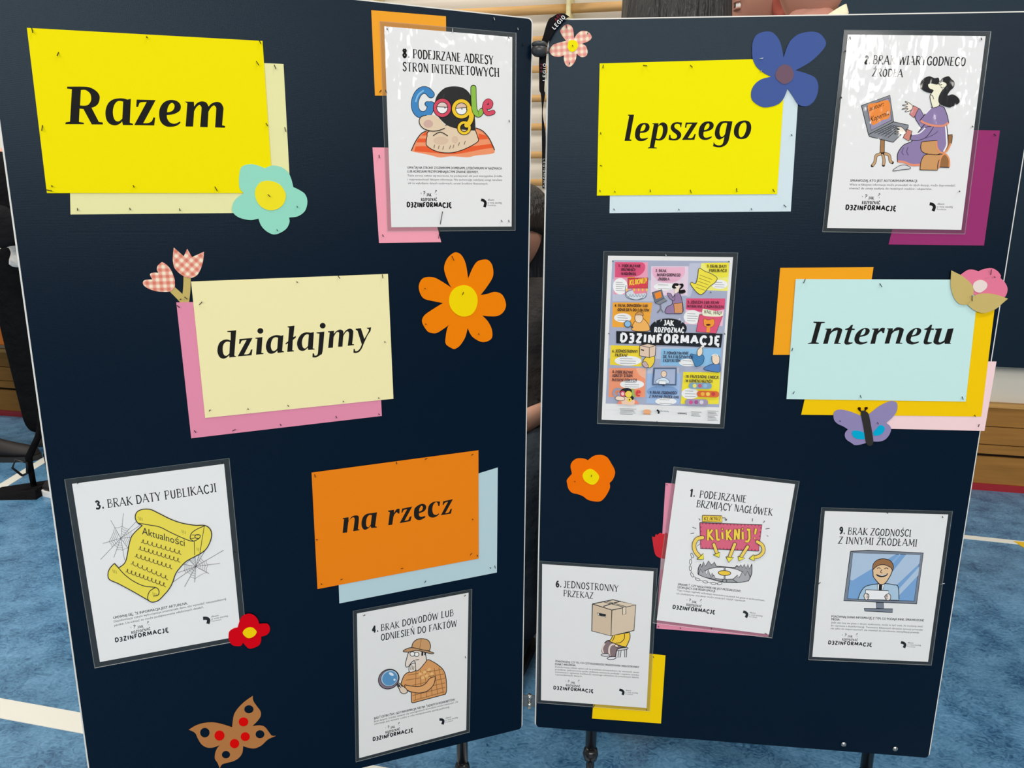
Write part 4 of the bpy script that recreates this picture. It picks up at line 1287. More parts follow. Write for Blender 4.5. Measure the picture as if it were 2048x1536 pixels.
i.fill('1178 1035c 1205 1045c 1190 1110c 1170 1100c', K, False)
i.fill('972 990c 985 925 1030 870 1100 845 1180 850 1240 880 1268 960 1250 1035c 1120 1020', (198, 150, 96), True, (), K, 1.4)
i.fill('835 1042 900 1000 985 985 1120 1015 1240 1040 1322 1070c 1290 1082 1180 1058 1050 1030 920 1055', (186, 142, 98), True, (), K, 1.4)
i.line('1120 850 1110 930 1095 1005', 1.1, CD)
i.fill('735 1550c 760 1535c 890 1640 900 1690c 850 1712 800 1690 780 1650', (220, 200, 176), True, (), K, 1.4)
i.line('720 1540 770 1585', 5.0, (60, 56, 58), False)
for q in range(3):
    i.line('%g %g %g %g' % (745 + q * 28, 1595 - q * 12, 775 + q * 26, 1625 - q * 10), 1.4, K, False)
i.ell(610, 1480, 168, 150, (126, 110, 122), -.6, K, 1.6)
i.ell(622, 1465, 142, 126, (168, 190, 206), -.6, K, 1)
i.ell(625, 1468, 122, 108, (84, 140, 184), -.6)
i.ell(650, 1400, 42, 22, (216, 226, 234), .5)
i.ell(700, 1490, 16, 18, (210, 222, 232))
P.done(i, 'illustration')
caption(P, b4, [('BĄDŹ OSTROŻNY, GDY INFORMACJA NIE MA ŻADNYCH KONKRETÓW.', (380, 780), (1655, 480), 34), ('Brak danych, źródeł, nazwisk czy wiarygodnych dowodów może oznaczać, że', (380, 826), (1700, 510), 28), ('informacja jest wyssana z palca w celu manipulowania opinią publiczną.', (382, 866), (1570, 592), 28)])
logo(P, b4(360, 1118), b4(1700, 755), b4(600, 875))

# ---- 6: person with a box over the head
a6, b6 = Z(1070, 1120, 7.314), Z(1070, 1280, 7.314)
P = Poster(PR, [a6(105, 60), a6(1735, 165), b6(1632, 995), b6(88, 880)], .0018, 'white laminated poster numbered 6 with a seated person under a cardboard box', rgb=(224, 224, 222))
title(P, a6, [('6.', (305, 392), (388, 398), 90), ('JEDNOSTRONNY', (420, 400), (1216, 460), 92), ('PRZEKAZ', (418, 528), (848, 566), 86)])
i = P.ink(a6)
BX, BX2, TR = (206, 184, 156), (216, 198, 172), (130, 108, 108)
i.fill('1225 1315c 1262 1310c 1250 1420c 1212 1425c', (204, 200, 200), False, (), K, 1.2)
i.fill('1308 1305c 1342 1300c 1340 1420c 1312 1422c', (204, 200, 200), False, (), K, 1.2)
i.fill('1190 1312 1260 1288 1350 1280 1352 1302 1270 1320 1205 1328', (204, 198, 198), True, (), K, 1.2)
i.fill('1030 1200 1090 1178 1170 1225 1330 1272c 1210 1300 1180 1412c 1095 1420c 1080 1372c 1000 1372 978 1300', TR, True, (), K, 1.6)
i.line('1090 1405 1085 1300 1120 1240 1190 1235', 3.4, (224, 206, 196))
i.line('1000 1365 985 1290 1020 1220', 3.0, (224, 206, 196))
i.fill('965 1390 1000 1372 1075 1374 1085 1400 1020 1408', (222, 220, 222), True, (), K, 1.3)
i.fill('1055 1440 1090 1418 1180 1416 1170 1444 1100 1456', (222, 220, 222), True, (), K, 1.3)
i.fill('1140 1100c 1385 1058c 1390 1130 1368 1200 1332 1275c 1240 1250 1175 1225 1078 1182c 1110 1160', (240, 196, 50), True, (), K, 1.5)
i.line('1310 1080 1305 1150 1250 1205 1180 1215', 1.4, K)
i.line('1165 1105 1150 1150 1130 1185', 1.3, K)
i.fill('1165 1250 1190 1235 1225 1262 1190 1276', (236, 206, 190), True, (), K, 1)
i.fill('840 642c 1140 580c 1475 656c 1125 732c', BX2, False, (), K, 1.7)
i.fill('840 642c 1125 732c 1112 1110c 830 1036c', BX, False, (), K, 1.7)
i.fill('1125 732c 1475 656c 1447 1030c 1112 1110c', (212, 192, 166), False, (), K, 1.7)
i.fill('908 772c 1036 795c 1040 836c 916 802c', (236, 230, 220), False, (), K, .9)
i.fill('930 778c 1034 797c 1036 826c 940 808c', K, False)
i.line('980 606 1310 690 1330 680', 1.2, K, False)
i.line('1030 596 1330 680', 1.0, K, False)
i.line('1000 678 1110 640 1180 620 1255 600', 1.8, K, False)
i.fill('1282 694c 1330 682c 1328 790c 1284 800c', (222, 206, 182), False, (), K, 1.1)
P.done(i, 'illustration')
caption(P, b6, [('ZDIAGNOZUJ, CZY TO, CO CZYTASZ/WIDZISZ PRZEDSTAWIA WIELOSTRONNY', (294, 322), (1522, 410), 27), ('PUNKT WIDZENIA.', (293, 366), (596, 384), 27), ('Dezinformacja często opiera się na przekazie emocjonalnym, by wzmocnić swoje', (294, 402), (1520, 484), 22), ('przesłanie, jednostronny punkt widzenia wzmacnia podziały i napięcia między', (294, 440), (1520, 524), 22), ('rozmówcami i ogranicza możliwość rzetelnego odniesienia do prawdziwych faktów', (294, 478), (1518, 560), 22), ('i sprawdzonych danych.', (294, 514), (692, 542), 22)])
logo(P, b6(270, 718), b6(1505, 785), b6(482, 582))

# ---- 1: trap under a banner
a1, b1 = Z(1300, 930, 6.827), Z(1300, 1080, 6.827)
P = Poster(PR, [a1(368, 75), a1(1980, 262), b1(1625, 1290), b1(92, 1095)], .0022, 'white laminated poster numbered 1 with a KLIKNIJ banner over a toothed trap')
title(P, a1, [('1.', (540, 428), (612, 434), 95), ('PODEJRZANIE', (675, 442), (1306, 514), 92), ('BRZMIĄCY NAGŁÓWEK', (635, 572), (1664, 690), 92)])
i = P.ink(a1)
RD, YE, MG = (214, 92, 118), (247, 206, 58), (150, 150, 152)
for d in ('640 1110 690 1070', '1500 1050 1480 1110'):
    i.line(d, .8, K, False)
CH = ((575, 1235, 1.2), (553, 1322, 1.6), (550, 1410, 1.5), (575, 1500, 1.1), (650, 1560, .3), (755, 1595, .15), (865, 1615, .1), (950, 1618, -.2))
for k in range(len(CH) - 1):
    i.line('%g %g %g %g' % (CH[k][0], CH[k][1], CH[k + 1][0], CH[k + 1][1]), .8, K, False)
for x, y, r_ in CH:
    i.ell(x, y, 34, 15, (232, 232, 230), r_, K, 1.0, 14)
i.fill('655 1490c 660 1410 690 1350c 705 1395c 732 1320c 758 1380c 800 1308c 838 1366c 880 1326c 905 1382c 1020 1390 1150 1398 1185 1370c 1215 1395c 1240 1362c 1262 1402c 1285 1355c 1312 1412c 1335 1355c 1362 1420c 1390 1350c 1388 1480 1345 1580c 1200 1602 1020 1598 900 1575 750 1530', MG, True, (), K, 1.5)
i.ell(1010, 1478, 262, 82, (231, 231, 229), .05, K, 1.2)
for d in ('660 1490c 690 1420c 720 1470c 745 1430c 770 1500c 790 1420c 830 1520c 845 1470c 880 1545c 780 1540 700 1512', '1130 1560c 1195 1500c 1215 1540c 1265 1450c 1300 1510c 1330 1450c 1365 1520c 1340 1578 1200 1600', '870 1500c 900 1565c 830 1545c'):
    i.fill(d, (166, 166, 168), True, (), K, 1.2)
i.line('1018 1395 1018 1560', 3.4, K, False)
i.line('1018 1395 1018 1560', 1.8, MG, False)
i.ell(1017, 1473, 85, 33, (240, 198, 48), .05, K, 1.4)
i.ell(1018, 1580, 30, 22, MG, 0, K, 1.2)
i.fill('680 786c 1530 816c 1482 1174c 690 1138c', RD, False, (), K, 1.5)
for k in range(17):
    x = 705 + k * 48
    i.fill('%g %gc %g %gc %g %gc' % (x, 792 + k * 1.7, x + 22, 793 + k * 1.7, x + 12, 812 + k * 1.7), (168, 44, 84), False)
    i.fill('%g %gc %g %gc %g %gc' % (x, 1136 + k * 1.9, x + 22, 1136 + k * 1.9, x + 10, 1112 + k * 1.9), (168, 44, 84), False)
for k in range(5):
    y = 830 + k * 58
    i.fill('%g %gc %g %gc %g %gc' % (684, y, 684, y + 30, 708, y + 15), (168, 44, 84), False)
    i.fill('%g %gc %g %gc %g %gc' % (1524 - k * 8, y + 10, 1521 - k * 8, y + 40, 1500 - k * 8, y + 25), (168, 44, 84), False)
for w, c in ((6.6, (120, 62, 30)), (4.0, YE)):
    for d in ('795 875 790 1025', '850 880 802 948', '802 948 860 1020', '905 875 915 1018', '915 1018 950 1013', '985 915 990 1005', '1045 880 1050 1020', '1100 880 1055 945', '1055 945 1110 1020', '1155 1015 1160 875', '1160 875 1210 1010', '1210 1010 1215 870', '1262 910 1265 1010', '1320 878 1365 880', '1352 880 1357 1000', '1357 1000 1335 1042', '1335 1042 1300 1036', '1445 865 1432 940', '1425 988 1428 998'):
        i.stroke_px(i.pts(d, False, False), w, c)
for x, y in ((985, 872), (1262, 868)):
    i.ell(x, y, 14, 16, YE, 0, (120, 62, 30), 1.2)
i.fill('715 684c 980 690c 982 776c 712 770c', (240, 202, 58), False, (), K, 1.3)
wcaps(P, i, a1, 'KLIKNIJ', (732, 752), (955, 752), 48, K, T_=.14, t_=.12, serif=False)
i.line('985 718 1025 720 1038 750', 1.2, K)
i.line('1018 740 1038 755 1050 735', 1.2, K, False)


def arrow(d, head, w=5.4):
    for ww, c in ((w + 2, K), (w, (248, 204, 84))):
        i.line(d, ww, c)
    i.fill(head, (246, 222, 48), False, (), K, 1.3)


arrow('870 1080 915 1205', '862 1222c 955 1185c 940 1258c')
arrow('1155 1075 1085 1250', '1035 1248c 1140 1258c 1072 1325c')
arrow('1330 1110 1240 1250', '1198 1240c 1295 1268c 1210 1305c')
arrow('715 985 640 1005 600 1080 615 1170 668 1235', '640 1282c 728 1200c 728 1282c', 6.4)
arrow('1460 1040 1530 1090 1545 1170 1490 1235 1400 1258', '1350 1272c 1415 1215c 1422 1302c', 5.6)
for d in ('665 722 682 750', '578 842 628 864', '552 930 600 922', '1400 722 1395 765', '1565 755 1545 782', '1575 868 1630 860', '1590 960 1612 964'):
    i.line(d, 1.1, K, False)
P.done(i, 'illustration')
caption(P, b1, [('SPRAWDŹ, CZY NAGŁÓWEK NIE JEST PRZESADZONY,', (378, 618), (1242, 712), 28), ('SZOKUJĄCY LUB PEŁEN EMOCJI.', (372, 658), (892, 712), 28), ('Tego rodzaju nagłówki wzbudzają nieuzasadnioną panikę lub gniew w społeczeństwie,', (370, 694), (1566, 836), 23), ('ich clickbaitowy charakter może zniszczyć czyjąś reputację.', (360, 740), (1304, 842), 23)])
logo(P, b1(308, 935), b1(1535, 1048), b1(540, 800))

# ---- 9: newsreader on a monitor
a9, b9 = Z(1610, 1010, 6.827), Z(1610, 1130, 6.827)
P = Poster(PR, [a9(272, 82), a9(1955, 130), b9(1680, 1322), b9(100, 1253)], .0018, 'white laminated poster numbered 9 with a newsreader on a computer monitor', rgb=(226, 226, 224))
title(P, a9, [('9.', (465, 394), (545, 397), 90), ('BRAK ZGODNOŚCI', (585, 400), (1440, 430), 90), ('Z INNYMI ŹRÓDŁAMI', (455, 526), (1522, 564), 92)])
i = P.ink(a9)
MO, SB, SL = (118, 126, 138), (116, 158, 204), (170, 192, 214)
i.fill('975 1330c 1070 1332c 1075 1415c 975 1408c', MO, False, (), K, 1.3)
i.fill('808 1412c 1200 1418c 1196 1468c 815 1448c', MO, False, (), K, 1.3)
i.fill('622 632c 860 618c 1615 655c 1525 1350c 530 1305c', MO, False, (), K, 1.6)
i.fill('655 655c 1575 682c 1490 1312c 580 1280c', SB, False, (), K, 1.1)
for d in ('655 655c 1240 672c 650 1030c 614 1020c', '1380 676c 1575 682c 1560 800c 1180 1160c 1060 1080c', '1560 840c 1545 960c 1230 1290c 1150 1290c'):
    i.fill(d, SL, False)
i.line('1300 674 1000 990', 4, (136, 172, 210), False)
i.fill('722 1290c 760 1190 830 1110 980 1078 1100 1072 1200 1088 1270 1115 1282 1302c', (166, 194, 214), True, (), K, 1.5)
i.fill('985 1080c 1085 1078c 1060 1165c 990 1165c', (236, 236, 236), False, (), K, 1)
i.fill('1010 1085c 1055 1082c 1050 1165c 1005 1165c', K, False)
i.fill('928 930 930 860 985 800 1060 780 1150 790 1195 850 1180 930 1140 1005 1090 1070 1030 1085 980 1040 935 980', (226, 190, 146), True, (), K, 1.6)
i.fill('925 880 935 800 1000 745 1090 735 1170 765 1205 830 1195 890 1165 850 1080 815 1000 825 950 860', (150, 104, 60), True, (), K, 1.4)
for d in ('985 870 1005 855 1030 868', '1085 872 1110 858 1135 872', '1050 880 1030 915 1055 925'):
    i.line(d, 1.3, K)
i.fill('970 945 1050 955 1130 932 1105 970 1040 985 990 970', K, True)
i.fill('990 948 1050 957 1115 938 1095 955 1045 965', (240, 236, 230), True)
i.fill('825 1155c 1140 1172c 1132 1296c 830 1290c', (234, 234, 234), False, (), K, 1.3)
i.fill('830 1295 805 1250 815 1210 850 1205 872 1240 860 1280', (232, 220, 208), True, (), K, 1.2)
i.fill('1140 1210 1168 1240 1160 1290 1120 1300 1088 1255 1105 1225', (232, 220, 208), True, (), K, 1.2)
for q in range(3):
    i.line('%g %g %g %g' % (838, 1222 + q * 20, 875, 1228 + q * 20), 1.1, K, False)
    i.line('%g %g %g %g' % (1090, 1235 + q * 20, 1130, 1228 + q * 20), 1.1, K, False)
P.done(i, 'illustration')
caption(P, b9, [('PORÓWNAJ DANĄ INFORMACJĘ Z TYM, CO PODAJĄ INNE, SPRAWDZONE', (360, 716), (1620, 770), 29), ('MEDIA.', (358, 754), (476, 760), 29), ('Jeśli nikt inny nie pisze o danym wydarzeniu, może to być znak, że możemy mieć', (356, 796), (1610, 850), 23), ('do czynienia z dezinformacją. Tworzenie fałszywych obrazów sytuacji prowadzi', (352, 836), (1606, 896), 23), ('nie tylko do nieporozumień, ale również do utrudnienia identyfikacji prawdy.', (350, 876), (1562, 934), 23)])
logo(P, b9(315, 1078), b9(1583, 1105), b9(548, 935))

# ---- small overview poster with ten tiles
a0 = Z(1190, 500, 6.827)
P = Poster(PR, [a0(178, 78), a0(1885, 98), a0(1705, 2376), a0(90, 2316)], .0018, 'small colourful laminated overview poster with many tiles and a black title band', .007)
i = P.ink(a0)
DP, LP, YL, OG, BLU, SAL, LV = (218, 84, 122), (232, 156, 178), (242, 226, 66), (244, 166, 54), (120, 176, 222), (242, 150, 110), (166, 172, 194)
i.fill('236 138c 1838 152c 1695 2148c 145 2096c', LV, False)
for d in ('236 400c 1000 420c 900 700c 240 700c', '1290 180c 1450 180c 1300 640c 1250 640c', '180 1300c 1700 1340c 1690 1500c 170 1480c', '720 1600c 1150 1610c 1140 2100c 700 2090c'):
    i.fill(d, (188, 193, 210), False)
i.fill('272 160c 722 166c 715 610c 250 605c', LP, False)
i.fill('275 165c 640 168c 682 200 675 280 600 350 450 372 272 372c', DP)
i.fill('768 222c 1280 222c 1262 622c 760 622c', (226, 206, 220), False)
i.fill('785 235c 1225 232c 1222 330 1130 420 1000 450 870 425 785 330', (232, 178, 200))
i.fill('1450 180c 1832 172c 1812 560c 1400 545c', (244, 232, 120), False)
i.fill('1490 178c 1832 172c 1822 360c 1700 370 1560 280', YL)
i.fill('242 716c 785 718c 735 1062c 235 1052c', OG, False)
i.fill('1245 660c 1780 662c 1740 1040c 1225 1010c', (236, 190, 206), False)
i.fill('1245 660c 1780 662c 1770 810c 1500 850 1240 810c', DP)
i.fill('215 1300c 620 1310c 640 1590c 205 1568c', (244, 212, 46), False)
i.fill('900 1346c 1720 1340c 1700 1590c 895 1576c', (140, 190, 226), False)
i.fill('195 1612c 695 1612c 680 2010c 185 2010c', SAL, False)
i.fill('560 1615c 695 1612c 690 1760c 600 1700', (248, 178, 146))
i.fill('715 1690c 1165 1680c 1150 2100c 700 2090c', (158, 186, 222), False)
i.ell(920, 1930, 215, 80, (128, 162, 206))
i.fill('1205 1665c 1710 1670c 1690 2105c 1170 2100c', (244, 222, 46), False)
i.fill('145 2096c 1695 2148c 1690 2230c 140 2180c', WHITE, False)
# speech bubbles
for cx, cy, rx, ry in ((345, 495, 100, 112), (950, 500, 150, 52), (1700, 470, 110, 62), (378, 925, 118, 62), (1330, 915, 120, 95), (450, 1512, 182, 66), (1270, 1536, 126, 52), (505, 1834, 165, 62), (968, 2066, 146, 50), (1300, 1960, 120, 75)):
    i.ell(cx, cy, rx, ry, (240, 240, 236))
    n = max(2, int(ry / 20))
    for q in range(n):
        yy = cy - ry * .5 + q * ry / max(1, n - 1)
        w = rx * (.7 if q % 3 else .55)
        i.line('%g %g %g %g' % (cx - rx * .6, yy, cx - rx * .6 + 2 * w * .85, yy + 6), .9, (130, 130, 130), False)
# tile 1 banner and trap
i.ell(560, 610, 145, 70, (206, 214, 222), 0, (96, 112, 128), 1.2)
i.line('425 480 412 560 450 640 560 680 660 650', 1.2, (96, 112, 128))
for x in range(460, 700, 40):
    i.line('%g 640 %g 600 %g 640' % (x, x + 18, x + 34), 1.0, (96, 112, 128), False)
i.fill('500 520c 715 520c 680 590c 540 600c', (236, 130, 146))
i.fill('445 368c 545 368c 545 390c 445 390c', (244, 160, 50), False)
i.fill('450 385c 725 380c 720 520c 445 520c', (214, 66, 78), False, (), (110, 40, 40), .9)
wcaps(P, i, a0, 'KLIKNIJ!', (470, 480), (705, 450), 70, (250, 200, 60), T_=.2, t_=.2, serif=False)
for x in (435, 535, 595, 650, 705):
    i.line('%g 525 %g 560' % (x, x), 3, (246, 200, 60), False)
# tile 2 person at a laptop
i.fill('780 580c 910 540c 940 660c 820 720c', (110, 114, 122), False, (), K, .9)
i.fill('812 592c 895 562c 912 640c 832 672c', (240, 134, 40), False)
i.fill('820 722c 945 655c 985 690c 880 745c', (130, 134, 142), False, (), K, .8)
i.line('890 745 895 800 850 855', 2.6, (120, 120, 124))
i.line('895 800 930 850', 2.4, (120, 120, 124))
i.fill('1100 590 1160 600 1200 760 1190 860 1080 870 960 860 980 780 1050 740 1060 680', (148, 122, 158), True, (), K, 1)
i.fill('985 590 1040 600 1060 650 1090 620 1080 690 1020 660', (148, 122, 158), True, (), K, .8)
i.fill('1075 730c 1190 720c 1195 860c 1085 860c', (214, 148, 96), False, (), K, .9)
i.fill('1100 480 1150 490 1140 560 1090 590', (238, 222, 204))
i.fill('1050 500 1080 455 1140 460 1130 490 1090 490 1110 520 1070 525', K)
i.fill('1145 465 1200 460 1205 500 1160 545 1220 540 1235 575 1190 595 1145 585 1150 530 1175 490', K)
# tile 3 scroll
i.fill('1420 252 1500 290 1600 330 1665 380 1640 440 1560 500 1440 608 1310 480 1320 440 1370 460 1400 380', (240, 222, 70), True, (), K, 1.1)
for q in range(5):
    i.line('%g %g %g %g' % (1430 - q * 14, 340 + q * 42, 1600 - q * 26, 405 + q * 36), .9, (120, 104, 30), False)
# tile 4 man with lens
i.fill('560 960 640 930 720 1000 735 1100 520 1100 515 1020', (238, 176, 92), True, (), K, .9)
i.fill('560 880 620 870 655 930 620 990 565 980 545 930', (238, 214, 188), True, (), K, .8)
i.fill('548 885 590 845 640 850 660 890 600 885', (206, 150, 86), True, (), K, .8)
i.line('490 1040 520 1060', 3.2, (80, 80, 86), False)
i.ell(446, 1010, 52, 50, (70, 92, 116))
i.ell(446, 1008, 40, 38, (138, 186, 220))
# tile 5 cat
i.fill('1425 880c 1740 905c 1650 1140c 1380 1115c', (220, 86, 116), False, (), K, .9)
i.fill('1470 800c 1745 850c 1720 905 1500 900 1462 860', (246, 240, 208), True)
wcaps(P, i, a0, 'HAU, HAU!', (1488, 862), (1725, 886), 46, K, T_=.14, t_=.1, serif=False)
i.fill('1480 960c 1500 925c 1530 955 1590 945 1612 930c 1632 980 1610 1040 1550 1055 1490 1030', (244, 152, 52), True, (), (150, 80, 20), .8)
i.fill('1525 1050c 1570 1050c 1565 1125c 1518 1122c', (244, 152, 52), False)
i.ell(1545, 1020, 32, 14, (90, 26, 30))
# centre title
i.ell(1000, 1070, 252, 138, BLK)
i.fill('290 1106c 1742 1142c 1718 1332c 290 1272c', BLK, False)
wcaps(P, i, a0, 'JAK', (938, 1026), (1070, 1028), 66, (240, 240, 238), T_=.26, t_=.2)
wcaps(P, i, a0, 'ROZPOZNAĆ', (810, 1116), (1210, 1128), 62, (240, 240, 238), T_=.26, t_=.18, gap=.2)
wcaps(P, i, a0, 'DƎZINFORMACJĘ', (345, 1246), (1695, 1286), 106, (244, 244, 242), T_=.32, t_=.3, serif=False, gap=.24, jig=.06)
for x, y, r_ in ((880, 980, .5), (825, 995, -.3), (1130, 965, .5), (1165, 1000, .4)):
    wcaps(P, i, a0, '?', (x, y), (x + 18, y), 34, (230, 230, 230), T_=.2, t_=.15, up=(r_, -.9))
# tile 6 box person
i.fill('690 1465 800 1440 810 1520 760 1600 680 1590 650 1540', (244, 206, 62), True, (), K, 1)
i.fill('640 1545 690 1520 730 1590 680 1600', (196, 168, 168), True, (), K, .8)
i.fill('612 1300c 720 1278c 828 1300c 820 1440c 740 1466c 608 1440c', (224, 196, 172), False, (), K, 1.2)
i.line('612 1300 740 1330 828 1300', 1.0, K, False)
i.line('740 1330 740 1466', 1.0, K, False)
i.fill('625 1350c 668 1360c 668 1375c 628 1366c', K, False)
# tile 7 two people
i.fill('1300 1420 1380 1430 1480 1440 1470 1540 1380 1590 1340 1520', (70, 130, 178), True, (), K, .8)
i.fill('1395 1380 1420 1340 1460 1330 1465 1400 1440 1440 1400 1440', (240, 218, 190), True, (), K, .8)
i.line('1440 1330 1485 1305', 3.4, (232, 226, 214), False)
i.fill('1480 1620 1580 1560 1690 1550 1705 1560 1700 1660 1600 1655', (84, 128, 186), True, (), K, .9)
i.fill('1600 1440 1650 1430 1695 1460 1690 1540 1640 1560 1600 1520', (244, 214, 186), True, (), K, .9)
i.line('1590 1440 1640 1420 1680 1440', 1.6, (235, 235, 235))
# tile 8 burglar
i.fill('300 2100c 340 2050 430 2040 560 2050 600 2100c', (240, 136, 104))
i.fill('350 1990 520 2020 525 2110 370 2100c', (240, 200, 170))
i.fill('335 1950 370 1895 450 1880 505 1920 525 2040 440 2010 370 1990', K)
i.line('340 1895 280 1900 255 1950 290 1995 330 1980 320 1950', 4.6, (152, 156, 176))
i.ell(378, 1960, 30, 34, (236, 200, 196), 0, (206, 66, 90), 2.6)
i.ell(458, 1965, 36, 34, (246, 206, 90), 0, (250, 210, 60), 3)
i.ell(470, 2040, 20, 20, K, 0, (246, 206, 60), 3)
i.line('515 1890 522 1980 550 1985', 4.2, (150, 180, 90))
i.line('575 1945 612 1940 600 1920 572 1930 575 1980 612 1985', 3.4, (214, 66, 66))
i.fill('275 2020 310 1990 400 2010 390 2050 310 2050', (246, 214, 190), True, (), K, .8)
# tile 9 monitor
i.fill('800 1606c 1110 1606c 1105 1842c 782 1840c', (92, 112, 142), False, (), K, .9)
i.fill('820 1624c 1094 1624c 1088 1824c 802 1822c', (168, 180, 206), False)
i.fill('830 1810 860 1760 940 1740 1000 1770 1005 1815', (206, 222, 236), True, (), K, .7)
i.ell(938, 1690, 38, 44, (236, 206, 176), 0, K, .8)
i.fill('872 1780c 970 1785c 965 1830c 872 1826c', (240, 240, 240), False, (), K, .7)
i.line('935 1842 935 1856', 4, (60, 70, 90), False)
# tile 10 comment pills
for x0, y0, x1, y1, c, ic in ((1350, 1848, 1520, 1852, (130, 164, 186), ((244, 226, 110), (206, 92, 120), (150, 190, 214))), (1460, 1960, 1620, 1966, (222, 104, 42), ((240, 176, 60), (244, 204, 80), (196, 60, 60))), (1300, 2072, 1470, 2076, (160, 148, 172), ((206, 80, 140), (160, 80, 140), (214, 206, 220)))):
    i.line('%g %g %g %g' % (x0 - 30, y0, x1 + 30, y1), 12.4, c, False)
    for q in range(3):
        i.ell(x0 + 8 + q * 72, y0 + 2, 27, 27, ic[q])
# tile texts
TXT = (('1.', 318, 228, 350, 228, 32), ('PODEJRZANIE', 368, 230, 622, 234, 34), ('BRZMIĄCY', 360, 280, 552, 284, 34), ('NAGŁÓWEK', 358, 336, 558, 340, 34), ('2.', 828, 294, 856, 294, 32), ('BRAK', 870, 294, 972, 298, 34), ('WIARYGODNEGO', 845, 352, 1160, 356, 36), ('ŹRÓDŁA', 862, 408, 1010, 410, 34), ('3.', 1524, 232, 1556, 232, 32), ('BRAK DATY', 1570, 234, 1792, 240, 36), ('PUBLIKACJI', 1556, 292, 1790, 294, 36), ('4.', 268, 768, 300, 768, 32), ('BRAK DOWODÓW LUB', 314, 768, 718, 772, 34), ('ODNIESIEŃ DO FAKTÓW', 308, 824, 738, 832, 34), ('5.', 1258, 722, 1290, 722, 32), ('ZDJĘCIA LUB FILMY', 1302, 722, 1690, 730, 34), ('WYRWANE Z KONTEKSTU', 1254, 776, 1748, 786, 34), ('6.', 234, 1386, 266, 1386, 32), ('JEDNOSTRONNY', 276, 1386, 580, 1392, 36), ('PRZEKAZ', 274, 1440, 438, 1444, 36), ('7.', 930, 1408, 962, 1408, 34), ('POWOŁYWANIE', 974, 1412, 1270, 1416, 36), ('SIĘ NA FAŁSZYWYCH', 922, 1460, 1324, 1468, 36), ('EKSPERTÓW', 924, 1512, 1160, 1514, 36), ('8.', 236, 1664, 268, 1664, 34), ('PODEJRZANE', 280, 1668, 516, 1672, 36), ('ADRESY STRON', 232, 1716, 506, 1718, 36), ('INTERNETOWYCH', 230, 1772, 562, 1778, 36), ('9.', 742, 1942, 772, 1942, 32), ('BRAK ZGODNOŚCI', 784, 1942, 1102, 1950, 34), ('Z INNYMI ŹRÓDŁAMI', 734, 1996, 1130, 2006, 34), ('10.', 1228, 1724, 1276, 1724, 34), ('PRZESADNE EMOCJE', 1292, 1724, 1676, 1738, 36), ('W KOMENTARZACH', 1228, 1782, 1586, 1790, 36))
for s, x0, y0, x1, y1, h in TXT:
    wcaps(P, i, a0, s, (x0, y0), (x1, y1), h, (52, 30, 40), T_=.22, t_=.12)
# small print along the bottom, logos (the square code is left out)
for x0, x1, y0, n in ((335, 560, 2142, 5), (1300, 1440, 2184, 4), (1520, 1670, 2172, 8)):
    for q in range(n):
        i.line('%g %g %g %g' % (x0 + (q % 3) * 4, y0 + q * 18, x1 - (q * 37) % 50, y0 + q * 18 + 6), .8, (120, 120, 120), False)
i.fill('660 2166 700 2152 750 2166 745 2210 665 2206', (232, 170, 120))
i.line('650 2214 752 2218', 1.6, (200, 130, 90), False)
i.line('836 2160 862 2180 856 2210', 3.6, K)
wtext(P, i, a0, 'dbam o mój zasięg', (884, 2180), (994, 2186), 20, K)
wtext(P, i, a0, 'DEZINFORMACJĘ', (1120, 2214), (1240, 2218), 20, K)
P.done(i, 'print', 8e-6)

# ---------------------------------------------------------------- the gym behind
PW = Plane((2.14, 3.20, 0.0), -0.2071)
FL = mat((80, 128, 164), 'floor')
fl = mesh_obj('floor', [(-9, -7, 0), (9, -7, 0), (9, 7, 0), (-9, 7, 0)], [(0, 1, 2, 3)], FL)
tag(fl, kind='structure')
WALLM = mat((232, 228, 216), 'paper', 0.7)


def wall_piece(name, u0, u1, y0, y1, z0, z1, mt, kind='structure', bev=0.0):
    o = MB().box(u0, u1, y0, y1, z0, z1, bev).build(name, mt, None, False, PW.o, PW.yaw)
    return tag(o, kind=kind)


wall_piece('wall_back', -7.5, 5.0, 0.0, 0.2, 0, 6.0, WALLM)
o = MB().box(-9, -8.8, -7, 7, 0, 6).build('wall_left', WALLM)
tag(o, kind='structure')
o = MB().box(8.8, 9, -7, 7, 0, 6).build('wall_right', WALLM)
tag(o, kind='structure')
WAINS = mat((150, 108, 56), 'wood')
b = MB()
for z0, z1 in ((0.032, 0.158), (0.172, 0.213), (0.217, 0.297), (0.301, 0.388)):
    b.box(-7.5, 5.0, -0.022, 0.0, z0, z1)
tag(b.build('trim_1', WAINS, None, False, PW.o, PW.yaw), kind='structure')
wall_piece('trim_2', -7.5, 5.0, -0.034, 0.0, 0.388, 0.408, mat((196, 152, 92), 'wood'))
wall_piece('baseboard_back', -7.5, 5.0, -0.03, 0.0, 0.0, 0.032, mat((150, 24, 34), 'gloss'))
wall_piece('trim_3', -7.5, 5.0, -0.006, 0.0, 0.03, 0.39, mat((30, 24, 18), 'paper'))


def strip(name, pts, mt, z=0.0015):
    o = mesh_obj(name, [(p[0], p[1], z) for p in pts] + [(p[0], p[1], 0.0) for p in pts], [(0, 1, 2, 3), (0, 4, 5, 1), (1, 5, 6, 2), (2, 6, 7, 3), (3, 7, 4, 0)], mt)
    return tag(o, kind='structure')


def band(name, a, d, t0, t1, w, mt):
    d = Vector(d).normalized()
    n = Vector((-d.y, d.x))
    a = Vector(a)
    strip(name, [a + d * t0, a + d * t1, a + d * t1 + n * w, a + d * t0 + n * w], mt)


